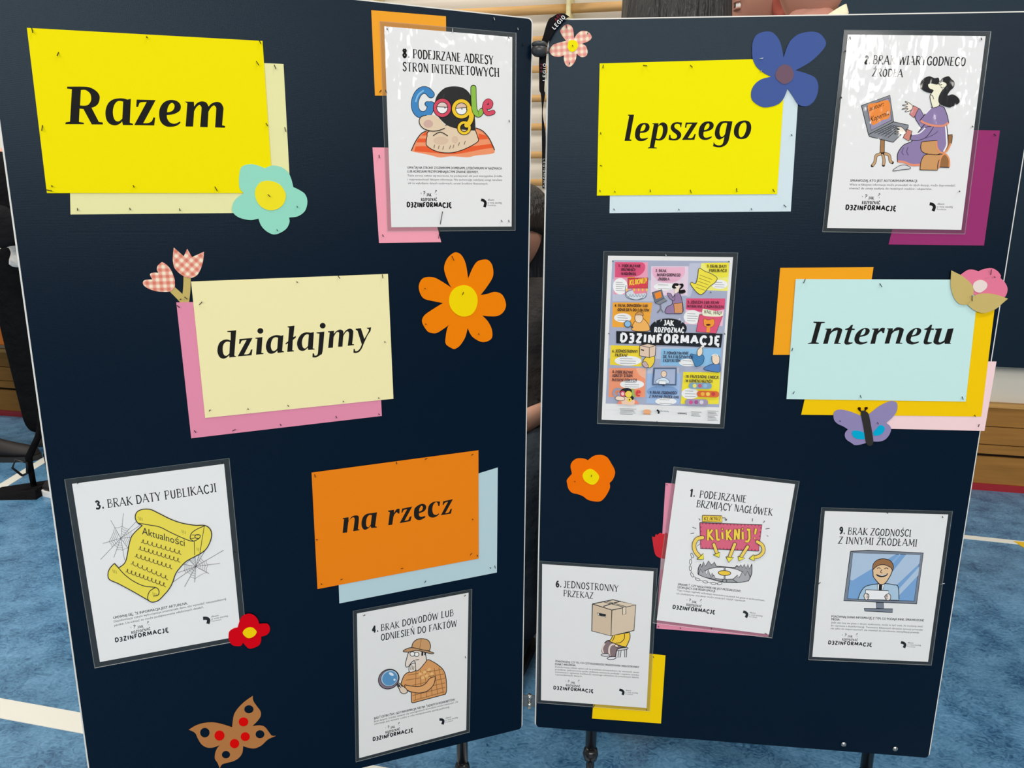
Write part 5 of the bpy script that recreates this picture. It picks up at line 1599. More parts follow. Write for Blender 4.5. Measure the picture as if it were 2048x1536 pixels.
LINE = mat((226, 226, 218), 'gloss', 0.4)
band('trim_4', (-1.232, 1.557), (0.237, -0.053), -6, 6, 0.062, LINE)
band('trim_5', (-2.235, 2.994), (-0.021, 0.218), -0.9, 1.3, 0.05, LINE)
band('trim_6', (1.762, 2.641), (0.187, -0.05), -3.9, 4, 0.036, LINE)
a = on_floor(2026, 1083)
strip('trim_7', [(a.x, a.y), (a.x + 0.02, a.y - 0.3), (3.6, 1.9), (3.9, 2.1)], mat((226, 186, 40), 'gloss', 0.4), 0.0022)

# wall bars: uprights and rungs
WB = mat((214, 168, 112), 'wood')
WP = mat((236, 208, 160), 'wood')
zr0 = PW.uv(1075, 80, 0.09)[1]
zr1 = PW.uv(1075, 365, 0.09)[1]
pitch = (zr0 - zr1) / 5
up_u = PW.uv(1137, 25, 0.12)[0]
wb = empty('wall_bars', 'wooden wall bars with pale uprights on the white back wall', 'wall bars', PW.o, PW.yaw)
us = [up_u - 1.8, up_u - 0.9, up_u, up_u + 0.9, up_u + 1.8]
for u in us:
    MB().box(u - 0.009, u + 0.009, -0.135, 0.0, 0.41, 2.6, 0.003).build('upright', WP, wb)
for bay in range(4):
    for k_ in range(-6, 9):
        z = zr0 - pitch * k_
        if z < 0.53 or z > 2.55:
            continue
        big = 1.25 if k_ == -1 else 1.0
        MB().tube([(us[bay] + 0.009, -0.09, z), (us[bay + 1] - 0.009, -0.09, z)], 0.0155 * big, 12).build('rung', WB, wb, True)
    zl = PW.uv(2025, 772, 0.09)[1]
    MB().tube([(us[bay] + 0.009, -0.09, zl), (us[bay + 1] - 0.009, -0.09, zl)], 0.0155, 12).build('rung', WB, wb, True)
# plain dark board hung over the bars on the right
u0 = PW.uv(1668, 15, 0.18)[0]
zb = PW.uv(2020, 735, 0.18)[1]
o = MB().box(u0, u0 + 2.2, -0.18, -0.145, zb, 2.7, 0.004).build('wall_board', mat((14, 30, 44), 'fabric'), None, False, PW.o, PW.yaw)
tag(o, 'large plain dark navy board hung on the wall at the far right', 'board')
# wooden box fixed to the wall at the far left
ub, z1 = PW.uv(24, 618, 0.16)
z0 = PW.uv(24, 692, 0.16)[1]
bx = empty('wall_box', 'orange brown wooden box on the wall at the far left edge', 'wooden box', PW.o, PW.yaw)
OW = mat((206, 116, 46), 'wood')
MB().box(ub - 0.7, ub, -0.16, -0.001, z0, z0 + 0.17, 0.006).build('case', OW, bx)
MB().box(ub - 0.72, ub - 0.05, -0.14, -0.001, z0 + 0.17, z0 + 0.36, 0.012).build('lid', OW, bx)

# ---------------------------------------------------------------- people


def skin(nodes, edges, root, sub=2):
    """nodes: name -> (x,y,z,r). One continuous skinned surface as (verts, faces)."""
    names = list(nodes)
    me = bpy.data.meshes.new('limbs')
    me.from_pydata([nodes[n][:3] for n in names], [(names.index(a), names.index(b_)) for a, b_ in edges], [])
    o = bpy.data.objects.new('limbs', me)
    C.objects.link(o)
    o.modifiers.new('s', 'SKIN')
    s_ = o.modifiers.new('d', 'SUBSURF')
    s_.levels = sub
    s_.render_levels = sub
    for i, n in enumerate(names):
        r = nodes[n][3]
        me.skin_vertices[0].data[i].radius = r if isinstance(r, tuple) else (r, r)
        me.skin_vertices[0].data[i].use_root = (n == root)
    dg = bpy.context.evaluated_depsgraph_get()
    ev = bpy.data.meshes.new_from_object(o.evaluated_get(dg))
    vs = [v.co.copy() for v in ev.vertices]
    fs = [tuple(p.vertices) for p in ev.polygons]
    bpy.data.objects.remove(o)
    bpy.data.meshes.remove(me)
    bpy.data.meshes.remove(ev)
    return vs, fs


def head_mesh(c, face, size=1.0):
    """Head centred at c (eye height), facing the horizontal angle `face` (0 = +Y). Lists of (verts, faces, slot)."""
    bm = bmesh.new()
    bmesh.ops.create_uvsphere(bm, u_segments=36, v_segments=26, radius=1.0)
    for v in bm.verts:
        x, y, z = v.co
        w = 0.076 * (1.0 - 0.30 * max(0.0, -z) ** 1.5)
        X, Y, Zz = x * w, y * 0.097, z * 0.118
        if y < 0 and z < 0:
            Y *= 1.0 - 0.18 * (-z)
        if y > 0:
            nz = math.exp(-((z + .22) / .16) ** 2) * math.exp(-(x / .17) ** 2)
            Y += 0.024 * nz
            br = math.exp(-((z + .30) / .09) ** 2) * math.exp(-(x / .2) ** 2)
            Y += 0.006 * br
            for sx in (-1, 1):
                Y -= 0.011 * math.exp(-((z - .0) / .13) ** 2) * math.exp(-((x - sx * .40) / .2) ** 2)
            Y += 0.006 * math.exp(-((z - .17) / .08) ** 2) * math.exp(-(x / .6) ** 2)
            Y += 0.007 * math.exp(-((z + .56) / .07) ** 2) * math.exp(-(x / .28) ** 2)
            Y += 0.010 * math.exp(-((z + .85) / .12) ** 2) * math.exp(-(x / .35) ** 2)
        v.co = (X, Y, Zz)
    out = [(bm, 0)]
    for sx in (-1, 1):
        e = bmesh.new()
        bmesh.ops.create_uvsphere(e, u_segments=14, v_segments=10, radius=0.0125)
        for v in e.verts:
            v.co += Vector((sx * 0.031, 0.0745, 0.0))
        out.append((e, 1))
        p_ = bmesh.new()
        bmesh.ops.create_uvsphere(p_, u_segments=12, v_segments=8, radius=0.006)
        for v in p_.verts:
            v.co = Vector((v.co.x, v.co.y * .5, v.co.z)) + Vector((sx * 0.031, 0.0855, 0.0))
        out.append((p_, 2))
        for zz, dy in ((0.0085, .001), (-0.0085, 0)):
            l_ = bmesh.new()
            bmesh.ops.create_uvsphere(l_, u_segments=14, v_segments=8, radius=1)
            for v in l_.verts:
                v.co = Vector((v.co.x * .0165, v.co.y * .009, v.co.z * .0045)) + Vector((sx * 0.031, 0.080 + dy, zz))
            out.append((l_, 0))
        w_ = bmesh.new()
        bmesh.ops.create_uvsphere(w_, u_segments=14, v_segments=6, radius=1)
        for v in w_.verts:
            v.co = Vector((v.co.x * .021, v.co.y * .005, v.co.z * .0035)) + Vector((sx * 0.031, 0.0865, 0.026))
        out.append((w_, 3))
        ear = bmesh.new()
        bmesh.ops.create_uvsphere(ear, u_segments=18, v_segments=12, radius=1)
        for v in ear.verts:
            x, y, z = v.co
            rr = math.hypot(y, z)
            dish = 0.55 * max(0, 1 - (rr / .72) ** 2) if x * sx > 0 else 0
            v.co = Vector((sx * (0.081 + (x * sx) * .011 * (1 - dish * 1.9) + 0.009 * (-y)), -0.014 + y * .019 * (1 + .25 * z), -0.012 + z * .034))
        out.append((ear, 4))
    li = bmesh.new()
    bmesh.ops.create_uvsphere(li, u_segments=16, v_segments=8, radius=1)
    for v in li.verts:
        v.co = Vector((v.co.x * .024, v.co.y * .008, v.co.z * .007)) + Vector((0, 0.088, -0.066))
    out.append((li, 4))
    rot = Matrix.Rotation(face, 3, 'Z')
    res = []
    for b_, slot in out:
        b_.verts.index_update()
        res.append(([Vector(c) + rot @ (v.co * size) for v in b_.verts], [[v.index for v in f.verts] for f in b_.faces], slot))
        b_.free()
    return res


def hand_mesh(wrist, d, nrm, side, k=1.0):
    """Palm with five bent fingers from the wrist along d; nrm = palm side normal."""
    d, nrm = Vector(d).normalized(), Vector(nrm).normalized()
    s_ = d.cross(nrm).normalized() * side
    w = Vector(wrist)
    b_ = MB()
    b_.tube([w - d * .01, w + d * .03 * k, w + d * .085 * k], [.022, .03, .032], 12)
    for j, (off, ln) in enumerate(((-.026, .066), (-.009, .076), (.009, .072), (.026, .056))):
        p = w + d * .08 * k + s_ * off
        pts = [p, p + d * ln * .4 + nrm * .004, p + d * ln * .75 + nrm * .018, p + d * ln * .92 + nrm * .036]
        b_.tube(pts, [.0095, .009, .0082, .0066], 8)
    p = w + d * .025 * k - s_ * .026
    b_.tube([p, p - s_ * .022 + d * .024 + nrm * .008, p - s_ * .026 + d * .055 + nrm * .02], [.0115, .0105, .008], 8)
    return b_.v, b_.f


STAND = {'pelvis': (0, 0, .95, .125), 'waist': (0, .005, 1.09, .115), 'chest': (0, .0, 1.28, .135), 'upper': (0, -.01, 1.40, .105), 'neck': (0, -.005, 1.475, .056), 'throat': (0, .012, 1.56, .052),
         'shl': (-.17, -.01, 1.405, .062), 'ell': (-.215, -.03, 1.13, .043), 'wrl': (-.225, .05, .89, .029),
         'shr': (.17, -.01, 1.405, .062), 'elr': (.215, -.03, 1.13, .043), 'wrr': (.225, .05, .89, .029),
         'hil': (-.09, 0, .88, .095), 'knl': (-.10, .012, .49, .06), 'anl': (-.105, -.02, .09, .042), 'tol': (-.12, .13, .045, .034),
         'hir': (.09, 0, .88, .095), 'knr': (.10, .012, .49, .06), 'anr': (.105, -.02, .09, .042), 'tor': (.12, .13, .045, .034)}
BONES = [('pelvis', 'waist'), ('waist', 'chest'), ('chest', 'upper'), ('upper', 'neck'), ('neck', 'throat')]
for q in 'lr':
    BONES += [('upper', 'sh' + q), ('sh' + q, 'el' + q), ('el' + q, 'wr' + q), ('pelvis', 'hi' + q), ('hi' + q, 'kn' + q), ('kn' + q, 'an' + q), ('an' + q, 'to' + q)]


def shoe_mesh(an, to, r=1.0):
    an, to = Vector(an), Vector(to)
    d = Vector((to.x - an.x, to.y - an.y, 0)).normalized()
    s_ = Vector((-d.y, d.x, 0))
    h0 = Vector((an.x, an.y, 0)) - d * .055
    V, F = [], []
    secs = ((-.004, .018, .075), (.006, .03, .095), (.03, .038, .108), (.08, .04, .104), (.14, .043, .078), (.20, .046, .062), (.245, .041, .052), (.268, .03, .044), (.280, .014, .034))
    n = 14
    for x, w, h in secs:
        for j in range(n):
            a = 2 * math.pi * j / n
            z = h * r * .5 * (1 + math.sin(a)) + .012
            V.append(h0 + d * x * r + s_ * math.cos(a) * w * r * (1 - .25 * max(0, math.sin(a))) + Vector((0, 0, z)))
    for i_ in range(len(secs) - 1):
        for j in range(n):
            F.append((i_ * n + j, i_ * n + (j + 1) % n, (i_ + 1) * n + (j + 1) % n, (i_ + 1) * n + j))
    F.append(tuple(range(n)))
    F.append(tuple((len(secs) - 1) * n + j for j in range(n)))
    S, G2 = [], []
    for z in (0.0, .024):
        for x, w, h in secs:
            S.append(h0 + d * (x * r + (.004 if x > .2 else -.002)) + s_ * (w + .004) * r + Vector((0, 0, z)))
        for x, w, h in secs[::-1]:
            S.append(h0 + d * (x * r + (.004 if x > .2 else -.002)) - s_ * (w + .004) * r + Vector((0, 0, z)))
    m_ = len(secs) * 2
    G2 = [tuple(range(m_))[::-1], tuple(range(m_, 2 * m_))] + [(j, (j + 1) % m_, (j + 1) % m_ + m_, j + m_) for j in range(m_)]
    return (V, F), (S, G2)


def person(label, loc, yaw, joints=None, skin_rgb=(214, 170, 146), top=(90, 90, 92), legs=(24, 24, 26), shoes=(28, 27, 28), sole=(40, 40, 40),
           hair=None, hair_rgb=(34, 32, 32), face=0.0, wide=.02, hem=None, sleeves=True, collar=None, head_h=1.615, head_fwd=.03, shoe_r=1.0, scale=1.0, tilt=0.0):
    J = dict(STAND)
    if joints:
        J.update(joints)
    e = empty('person', label, 'person', loc, yaw)
    e.scale = (scale, scale, scale)
    V, F, S = [], [], []

    def add(vs, fs, slot):
        n0 = len(V)
        V.extend(tuple(v) for v in vs)
        F.extend(tuple(i_ + n0 for i_ in f) for f in fs)
        S.extend([slot] * len(fs))
    covered = ('pelvis', 'waist', 'chest', 'upper', 'hil', 'hir', 'knl', 'knr', 'anl', 'anr')
    add(*skin({n_: v_[:3] + (v_[3] * (.84 if n_ in covered else 1),) for n_, v_ in J.items()}, BONES, 'pelvis'), 0)
    th = Vector(J['throat'][:3])
    hc = Vector((th.x, th.y + head_fwd * .3, th.z + (head_h - 1.56)))
    for vs, fs, slot in head_mesh(hc, face):
        add(vs, fs, slot)
    for q, sd in (('l', 1), ('r', -1)):
        el, wr = Vector(J['el' + q][:3]), Vector(J['wr' + q][:3])
        d = (wr - el).normalized()
        nn = Vector((sd, 0, 0)) if abs(d.z) > .5 else Vector((0, 0, -1))
        nn = (nn - d * nn.dot(d)).normalized()
        add(*hand_mesh(wr, d, nn, sd), 0)
    darker = tuple(max(0, c - 24) for c in skin_rgb)
    mesh_obj('body', V, F, [mat(skin_rgb, 'skin'), mat((232, 228, 222), 'gloss'), mat((50, 36, 28), 'gloss'), mat(hair_rgb, 'hair'), mat((min(255, skin_rgb[0] + 2), skin_rgb[1] - 30, skin_rgb[2] - 26), 'skin')], e, S, True)
    # trousers
    T = {}
    for n_ in ('pelvis', 'waist', 'hil', 'knl', 'anl', 'hir', 'knr', 'anr'):
        x, y, z, r = J[n_]
        rr = r + wide * (.6 if n_ == 'pelvis' else 1)
        if n_[:2] == 'kn':
            rr = r + wide * 1.6
        if n_[:2] == 'an':
            rr = hem or r + wide * 1.7
            z = z - .05
        T[n_] = (x, y, z, rr)
    x, y, z, r = J['waist']
    px_, py_, pz_, pr_ = J['pelvis']
    T['waist'] = (px_ + (x - px_) * .8, py_ + (y - py_) * .8, pz_ + (z - pz_) * .8, pr_ + .004)
    vs, fs = skin(T, [('pelvis', 'waist'), ('pelvis', 'hil'), ('hil', 'knl'), ('knl', 'anl'), ('pelvis', 'hir'), ('hir', 'knr'), ('knr', 'anr')], 'pelvis')
    mesh_obj('trousers', vs, fs, mat(legs, 'cloth'), e, None, True)
    # shirt or sweater
    U_ = {n_: J[n_][:3] + (J[n_][3] + .016,) for n_ in ('waist', 'chest', 'upper', 'shl', 'shr', 'ell', 'elr')}
    U_['hemline'] = (px_ + (x - px_) * -.3, py_ + (y - py_) * -.3, pz_ + (z - pz_) * -.3, pr_ + wide + .03)
    U_['collar'] = tuple(a_ * .25 + b_ * .75 for a_, b_ in zip(J['upper'][:3], J['neck'][:3])) + (.068,)
    for q in 'lr':
        f_ = .93 if sleeves else .0
        U_['wr' + q] = tuple(a_ * (1 - f_) + b_ * f_ for a_, b_ in zip(J['el' + q][:3], J['wr' + q][:3])) + (.042,)
    ed = [('hemline', 'waist'), ('waist', 'chest'), ('chest', 'upper'), ('upper', 'collar')]
    for q in 'lr':
        ed += [('upper', 'sh' + q), ('sh' + q, 'el' + q)] + ([('el' + q, 'wr' + q)] if sleeves else [])
    if not sleeves:
        U_.pop('wrl')
        U_.pop('wrr')
    vs, fs = skin(U_, ed, 'waist')
    mesh_obj('shirt', vs, fs, mat(top, 'cloth'), e, None, True)
    if collar:
        nk = Vector(J['neck'][:3])
        b_ = MB().lathe([(.070, -.03), (.074, .0), (.068, .022), (.060, .024), (.060, -.03)], 26, (nk.x, nk.y, nk.z - .002))
        b_.v = [(x_, y_, z_ + tilt * x_) for x_, y_, z_ in b_.v]
        b_.build('collar', mat(collar, 'cloth'), e, True)
    for q in 'lr':
        (a_, b_), (c_, d_) = shoe_mesh(J['an' + q][:3], J['to' + q][:3], shoe_r)
        s_o = mesh_obj('shoe', a_, b_, mat(shoes, 'gloss', .6), e, None, True)
        mesh_obj('sole', c_, d_, mat(sole, 'gloss', .7), s_o)
    if hair:
        bm = bmesh.new()
        bmesh.ops.create_uvsphere(bm, u_segments=72, v_segments=40, radius=1.0)
        rot = Matrix.Rotation(face, 3, 'Z')
        rnd = random.Random(5)
        ph = [rnd.uniform(-1, 1) for _ in range(72)]
        for v in bm.verts:
            x, y, z = v.co
            ang = int((math.atan2(y, x) / (2 * math.pi) % 1.0) * 72) % 72
            k_ = 1 + .035 * ph[ang]
            if hair == 'long':
                if z < 0:
                    wz = -z
                    rr = max(.001, math.hypot(x, y))
                    grow = (1.0 + .12 * wz) / max(rr, .35) if wz < .985 else 1.0
                    X, Y = x * .099 * k_ * grow * min(1, rr / .35), y * .112 * k_ * grow * min(1, rr / .35)
                    Zz = -.32 * wz ** 1.2
                    if Y > 0.04:
                        Y = 0.04 + (Y - .04) * .15
                    Y -= .02 + .035 * wz
                else:
                    X, Y, Zz = x * .09 * k_, y * .112 - .014, z * .132
            else:
                X, Y, Zz = x * .084 * k_, y * .106 * k_ - .010, z * .128 + .012
                if z < -.05:
                    Zz = -.05 * .128 + (z + .05) * .07 + .012
                    X *= 1 + .02 * z
                if y > .35 and z < .45:
                    Y = .35 * .106 - .02
                if z < .3 and y > -.5:
                    X *= .78
                    Y *= .8
            v.co = Vector(hc) + rot @ Vector((X, Y, Zz))
        bm.verts.index_update()
        mesh_obj('hair', [v.co.copy() for v in bm.verts], [[v.index for v in f.verts] for f in bm.faces], mat(hair_rgb, 'hair'), e, None, True)
        bm.free()
    return e


# visitor with a backpack, seen from behind at the far left
p = at_depth(70, 515, 3.75)
person('person in a white shirt and wide black trousers wearing a black backpack, far left', (p.x, p.y, 0), 0.15, top=(232, 230, 226), legs=(22, 23, 25), shoes=(46, 42, 40), hair='short', hem=.086, wide=.03,
       joints={'hil': (-.10, 0, .88, .098), 'knl': (-.08, .012, .49, .07), 'anl': (-.055, -.02, .1, .045), 'tol': (-.06, .13, .045, .034)})
bk = empty('backpack', 'black backpack with grey strap edges on the back of the white-shirted person', 'backpack', (p.x, p.y, 0), 0.15)
BKM = mat((22, 22, 24), 'cloth')
b = MB()
b.sphere((0.0, -.235, 1.25), (.145, .1, .215), 24, 16)
o = b.build('pack', BKM, bk, True)
b = MB().sphere((0, -.325, 1.13), (.11, .035, .1), 18, 12)
b.build('pocket', mat((30, 30, 32), 'cloth'), bk, True)
for sx in (-1, 1):
    MB().tube([(sx * .09, -.165, 1.42), (sx * .11, -.03, 1.482), (sx * .125, .105, 1.40), (sx * .15, .14, 1.28), (sx * .165, .07, 1.14), (sx * .16, -.14, 1.04)], .016, 8).build('strap', mat((40, 41, 43), 'cloth'), bk, True)
    MB().tube([(sx * .138, -.25, 1.38), (sx * .15, -.265, 1.25), (sx * .142, -.26, 1.12), (sx * .09, -.28, 1.05)], .006, 8).build('piping', mat((150, 150, 150), 'gloss'), bk, True)
# second visitor, mostly outside the frame: a black boot pointing right
p = on_floor(-2, 906)
person('person in black clothes and heavy black boots at the left edge, boot pointing right', (-2.95, 3.36, 0), -1.5708, top=(26, 26, 28), legs=(16, 16, 18), shoes=(28, 24, 24), sole=(34, 38, 38), hair='short', wide=.03, shoe_r=1.12,
       joints={'hil': (-.09, .04, .87, .095), 'knl': (-.1, .26, .5, .062), 'anl': (-.1, .35, .09, .042), 'tol': (-.11, .5, .045, .034)})
# third visitor behind the left board: only a white-soled shoe shows
p = on_floor(104, 1013)
person('person in black trousers and white-soled black sneakers behind the left board', (p.x + .28, p.y + .13, 0), 1.2, top=(58, 62, 70), legs=(24, 25, 27), shoes=(22, 22, 24), sole=(232, 232, 230), hair='short',
       joints={'anl': (-.10, .16, .09, .042), 'tol': (-.11, .3, .045, .034), 'knl': (-.10, .1, .49, .06)})
# black bag with straps on the floor
p = on_floor(40, 988)
bg_ = empty('shoulder_bag', 'flat black bag with hanging straps and buckle on the floor at left', 'bag', (p.x, p.y, 0), .15)
V = [(-.14, -.06, 0), (.10, -.08, 0), (.12, .08, 0), (-.10, .06, 0), (-.145, -.03, .012), (.09, -.06, .035), (.11, .06, .04), (-.09, .045, .02)]
mesh_obj('pouch', V, [(3, 2, 1, 0), (4, 5, 6, 7), (0, 1, 5, 4), (1, 2, 6, 5), (2, 3, 7, 6), (3, 0, 4, 7)], mat((20, 20, 22), 'cloth'), bg_)
for dx, dy in ((0.0, .0), (.06, .03)):
    MB().tube([(.06 + dx, dy, .025), (.05 + dx, .01 + dy, .16), (.1 + dx, .02 + dy, .26), (.13 + dx, .03 + dy, .38), (.17 + dx, .04 + dy, .44)], [.012, .015, .014, .016, .012], 8).build('strap', mat((18, 18, 20), 'cloth'), bg_, True)
MB().tube([(.03, -.02, .09), (.0, -.03, .13), (.02, -.035, .17), (.06, -.03, .15), (.05, -.02, .1), (.03, -.02, .09)], .005, 8).build('buckle', mat((44, 44, 46), 'gloss'), bg_, True)

# person sitting behind the gap between the boards
p = at_depth(1074, 870, 2.15)
SIT = {'pelvis': (0, 0, .55, .13), 'waist': (0, -.01, .68, .118), 'chest': (0, .02, .86, .13), 'upper': (0, .03, .98, .1), 'neck': (0, .05, 1.05, .056), 'throat': (0, .08, 1.12, .052),
       'shl': (-.17, .03, .98, .06), 'ell': (-.22, .06, .74, .043), 'wrl': (-.12, .22, .66, .029), 'shr': (.17, .03, .98, .06), 'elr': (.22, .06, .74, .043), 'wrr': (.12, .22, .66, .029),
       'hil': (-.09, .05, .54, .1), 'knl': (-.13, .42, .52, .065), 'anl': (-.13, .40, .09, .042), 'tol': (-.14, .56, .045, .034),
       'hir': (.09, .05, .54, .1), 'knr': (.13, .42, .52, .065), 'anr': (.13, .40, .09, .042), 'tor': (.14, .56, .045, .034)}
person('seated person with dark hair and a dark grey sweater, seen through the gap', (p.x - .02, p.y + .12, 0), 2.75, joints=SIT, top=(84, 80, 78), legs=(58, 66, 74), hair='long', hair_rgb=(30, 28, 28), head_h=1.60)
bn = empty('bench', 'low wooden bench under the seated person behind the boards', 'bench', (p.x - .02, p.y + .12, 0), 2.75)
MB().box(-.3, .3, -.16, .14, .375, .41, .006).build('seat', mat((190, 140, 84), 'wood'), bn)
for sx in (-.22, .22):
    MB().box(sx - .03, sx + .03, -.13, .11, 0, .375, .004).build('leg', mat((170, 122, 70), 'wood'), bn)

# three visitors whose heads rise above the right board
p = at_depth(1350, 18, 1.62)
person('person with long dark hair seen from behind above the right board', (p.x, p.y, 0), 0.0, top=(70, 74, 86), legs=(40, 44, 60), hair='long', hair_rgb=(30, 30, 32), scale=1.03,
       joints={'shl': (-.15, -.01, 1.405, .06), 'ell': (-.165, .06, 1.15, .043), 'wrl': (-.07, .26, 1.12, .029), 'shr': (.15, -.01, 1.405, .06), 'elr': (.165, .06, 1.15, .043), 'wrr': (.07, .26, 1.12, .029)})
p = at_depth(1470, 12, 2.28)
k_ = p.z / 1.625
person('person in profile with one ear showing, facing the long-haired one', (p.x + .107 * k_, p.y + .031 * k_, 0), 1.5708, skin_rgb=(164, 124, 106), top=(120, 112, 100), legs=(36, 38, 44), hair='short', hair_rgb=(52, 44, 38), head_h=1.625, scale=k_)
p = at_depth(1624, 16, 1.9)
person('person with a bare neck and cream collar seen from behind, right of the ear', (p.x, p.y, 0), -.25, skin_rgb=(180, 138, 122), top=(232, 222, 190), legs=(40, 40, 46), hair='short', hair_rgb=(40, 36, 34), collar=(240, 228, 196), scale=p.z / 1.545, tilt=.75)

# ---------------------------------------------------------------- lanyard over the joint
OFF = .006
ZL = Z(1030, 0, 8.533)
lo_, lc_ = None, None
left = [(925, 285), (840, 235), (735, 240), (650, 290), (585, 330), (535, 440), (490, 600), (445, 745), (425, 900), (410, 1030), (412, 1300), (415, 1536)]
right = [(935, 300), (905, 300), (840, 345), (770, 420), (720, 470), (680, 530), (620, 640), (560, 745), (545, 900), (530, 1030), (515, 1300), (500, 1536)]
ZM = Z(1020, 0, 2.56)
l2 = [ZL(*q) for q in left] + [ZM(*q) for q in ((157, 480), (163, 545), (163, 590), (163, 640), (163, 700), (164, 810), (166, 965))]
r2 = [ZL(*q) for q in right] + [ZM(*q) for q in ((180, 480), (170, 545), (168, 590), (176, 640), (183, 700), (181, 810), (178, 965))]
allp = l2 + r2
l2 = [q for q in spline(l2, False, 4)]
r2 = [q for q in spline(r2, False, 4)]
e, oo = thing_on(PR, allp, 'lanyard', 'black lanyard printed LEGIONOWO hanging in the gap from the right board', 'lanyard')
V, F = [], []
for k_, (a, b_) in enumerate(zip(l2, r2)):
    f_ = OFF + .003 * math.sin(min(k_, 40) / 40 * math.pi) 
    for q, dd in ((a, 0), (b_, 0), (b_, .0009), (a, .0009)):
        u, v = PR.uv(q[0], q[1], OFF)
        V.append((u - oo[0], -f_ + dd, v - oo[1]))
for k_ in range(len(l2) - 1):
    n0, n1 = k_ * 4, k_ * 4 + 4
    F += [(n0, n0 + 1, n1 + 1, n1), (n0 + 1, n0 + 2, n1 + 2, n1 + 1), (n0 + 2, n0 + 3, n1 + 3, n1 + 2), (n0 + 3, n0, n1, n1 + 3)]
mesh_obj('ribbon', V, F, mat((24, 24, 26), 'cloth'), e)
i = Ink(ZL)


def lan(s, a, b_, h, col, up):
    caps(i, s, ZL(*a), ZL(*b_), h / 8.533, col, T_=.22, t_=.2, serif=False, gap=.22, upx=up)


lan('LEGIO', (672, 508), (862, 300), 62, (226, 226, 226), (-.72, -.69))
lan('ARE', (700, 362), (792, 258), 46, (120, 40, 52), (-.7, -.7))
lan('LEGIO', (520, 1385), (528, 1085), 46, (214, 214, 214), (-1, -.04))
lan('ARE', (462, 1240), (474, 1085), 34, (110, 44, 54), (-1, -.04))
i.T = ZM
caps(i, 'LEGIONOWO', ZM(170, 812), ZM(172, 958), 8 / 2.56, (200, 200, 200), T_=.22, t_=.2, serif=False, gap=.22, upx=(1, 0))
i.build('lettering', PR, oo, OFF + .0048, 'cloth', e, 1e-6)

# ---------------------------------------------------------------- pins
PIN = {}
ORD = ('first', 'second', 'third', 'fourth', 'fifth', 'sixth')


def pins(plane, T, off, what, group, lst):
    """lst: 'x0 y0 x1 y1 [place]' base and head of each pin in crop numbers; `place` words single it out."""
    for ent in lst:
        n, place = ent
        x0, y0, x1, y1 = n
        a, c_ = T(x0, y0), T(x1, y1)
        ln = math.hypot(c_[0] - a[0], c_[1] - a[1])
        u0_, v0_ = plane.uv(a[0], a[1], off)
        reach = .0045
        u1_, v1_ = plane.uv(c_[0], c_[1], off + reach)
        silver = what.startswith('*')
        w_ = what.lstrip('*')
        rgb = (206, 208, 206) if silver else (40, 40, 40)
        e_ = MB()
        d = Vector((u1_ - u0_, -reach, v1_ - v0_))
        p0_ = Vector((0, -off - .0002, 0))
        e_.tube([p0_, p0_ + d * .94], .00058, 7)
        e_.tube([p0_ + d * .94, p0_ + d], [.0008, .0007], 8)
        o_ = e_.build('pin', mat(rgb, 'gloss', .4, .6), None, True, plane.world(u0_, v0_, 0), plane.yaw)
        tag(o_, ('silver pin ' if silver else 'dark pin ') + place + ' ' + w_, 'pin', group)


G1 = 'pins holding the paper on the boards'
W = 'of the yellow Razem card'
pins(PL, ZA, .0018, W, G1, [((203, 180, 210, 208), 'at the top left corner'), ((375, 335, 366, 356), 'inside the top left corner'), ((938, 233, 941, 241), 'midway along the top edge'), ((1660, 258, 1668, 278), 'at the top right corner'), ((1640, 392, 1655, 415), 'just below the top right corner'), ((272, 802, 268, 835), 'on the left edge'), ((1703, 788, 1712, 805), 'on the right edge'), ((330, 1187, 334, 1194), 'just above the bottom left corner'), ((298, 1215, 332, 1222), 'flat on the bottom left corner'), ((852, 1186, 858, 1198), 'midway along the bottom edge'), ((1375, 1195, 1390, 1222), 'by the mint flower')])
W = 'of the pale Razem backing sheet'
pins(PL, ZA, .0008, W, G1, [((1755, 415, 1765, 440), 'at the top right corner'), ((1822, 815, 1830, 842), 'on the right edge'), ((495, 1334, 497, 1346), 'at the bottom left corner'), ((830, 1332, 833, 1342), 'midway along the bottom edge'), ((1148, 1335, 1152, 1348), 'third along the bottom edge')])
pins(PL, ZA, .0036, 'of the mint green flower', G1, [((1715, 1245, 1728, 1258), 'in the yellow centre'), ((1900, 1319, 1903, 1326), 'in the right petal'), ((1772, 1469, 1775, 1477), 'in the bottom petal')])
pins(PL, ZB, .001, 'of the orange sheet behind the burglar poster', G1, [((392, 577, 382, 589), 'near the bottom edge'), ((420, 576, 424, 590), 'by the bottom right')])
pins(PL, ZB, .002, 'of the masked burglar poster', G1, [((428, 181, 431, 189), 'at the top left corner'), ((1205, 237, 1212, 247), 'at the top right corner'), ((1210, 769, 1212, 779), 'on the right edge'), ((1160, 1409, 1165, 1419), 'left of the bottom right corner'), ((1207, 1408, 1210, 1421), 'at the bottom right corner')])
pins(PL, ZB, .002, 'on the lower edge of the masked burglar poster', G1, [((770, 1435, 784, 1353), 'with a long stem')])
pins(PL, ZB, .001, 'of the pink sheet behind the burglar poster', G1, [((378, 992, 380, 1009), 'at the top left corner'), ((400, 1502, 405, 1513), 'at the bottom left corner'), ((760, 1526, 766, 1470), 'with long stem at right')])
pins(PL, ZB, .0004, '*above the masked burglar poster', G1, [((1265, 179, 1268, 191), 'near the board corner'), ((1112, 112, 1118, 128), 'near the top edge'), ((848, 180, 848, 206), 'standing by the top edge')])
pins(PL, ZB, .0004, 'right of the masked burglar poster', G1, [((1296, 277, 1308, 290), 'alone in the navy fabric')])
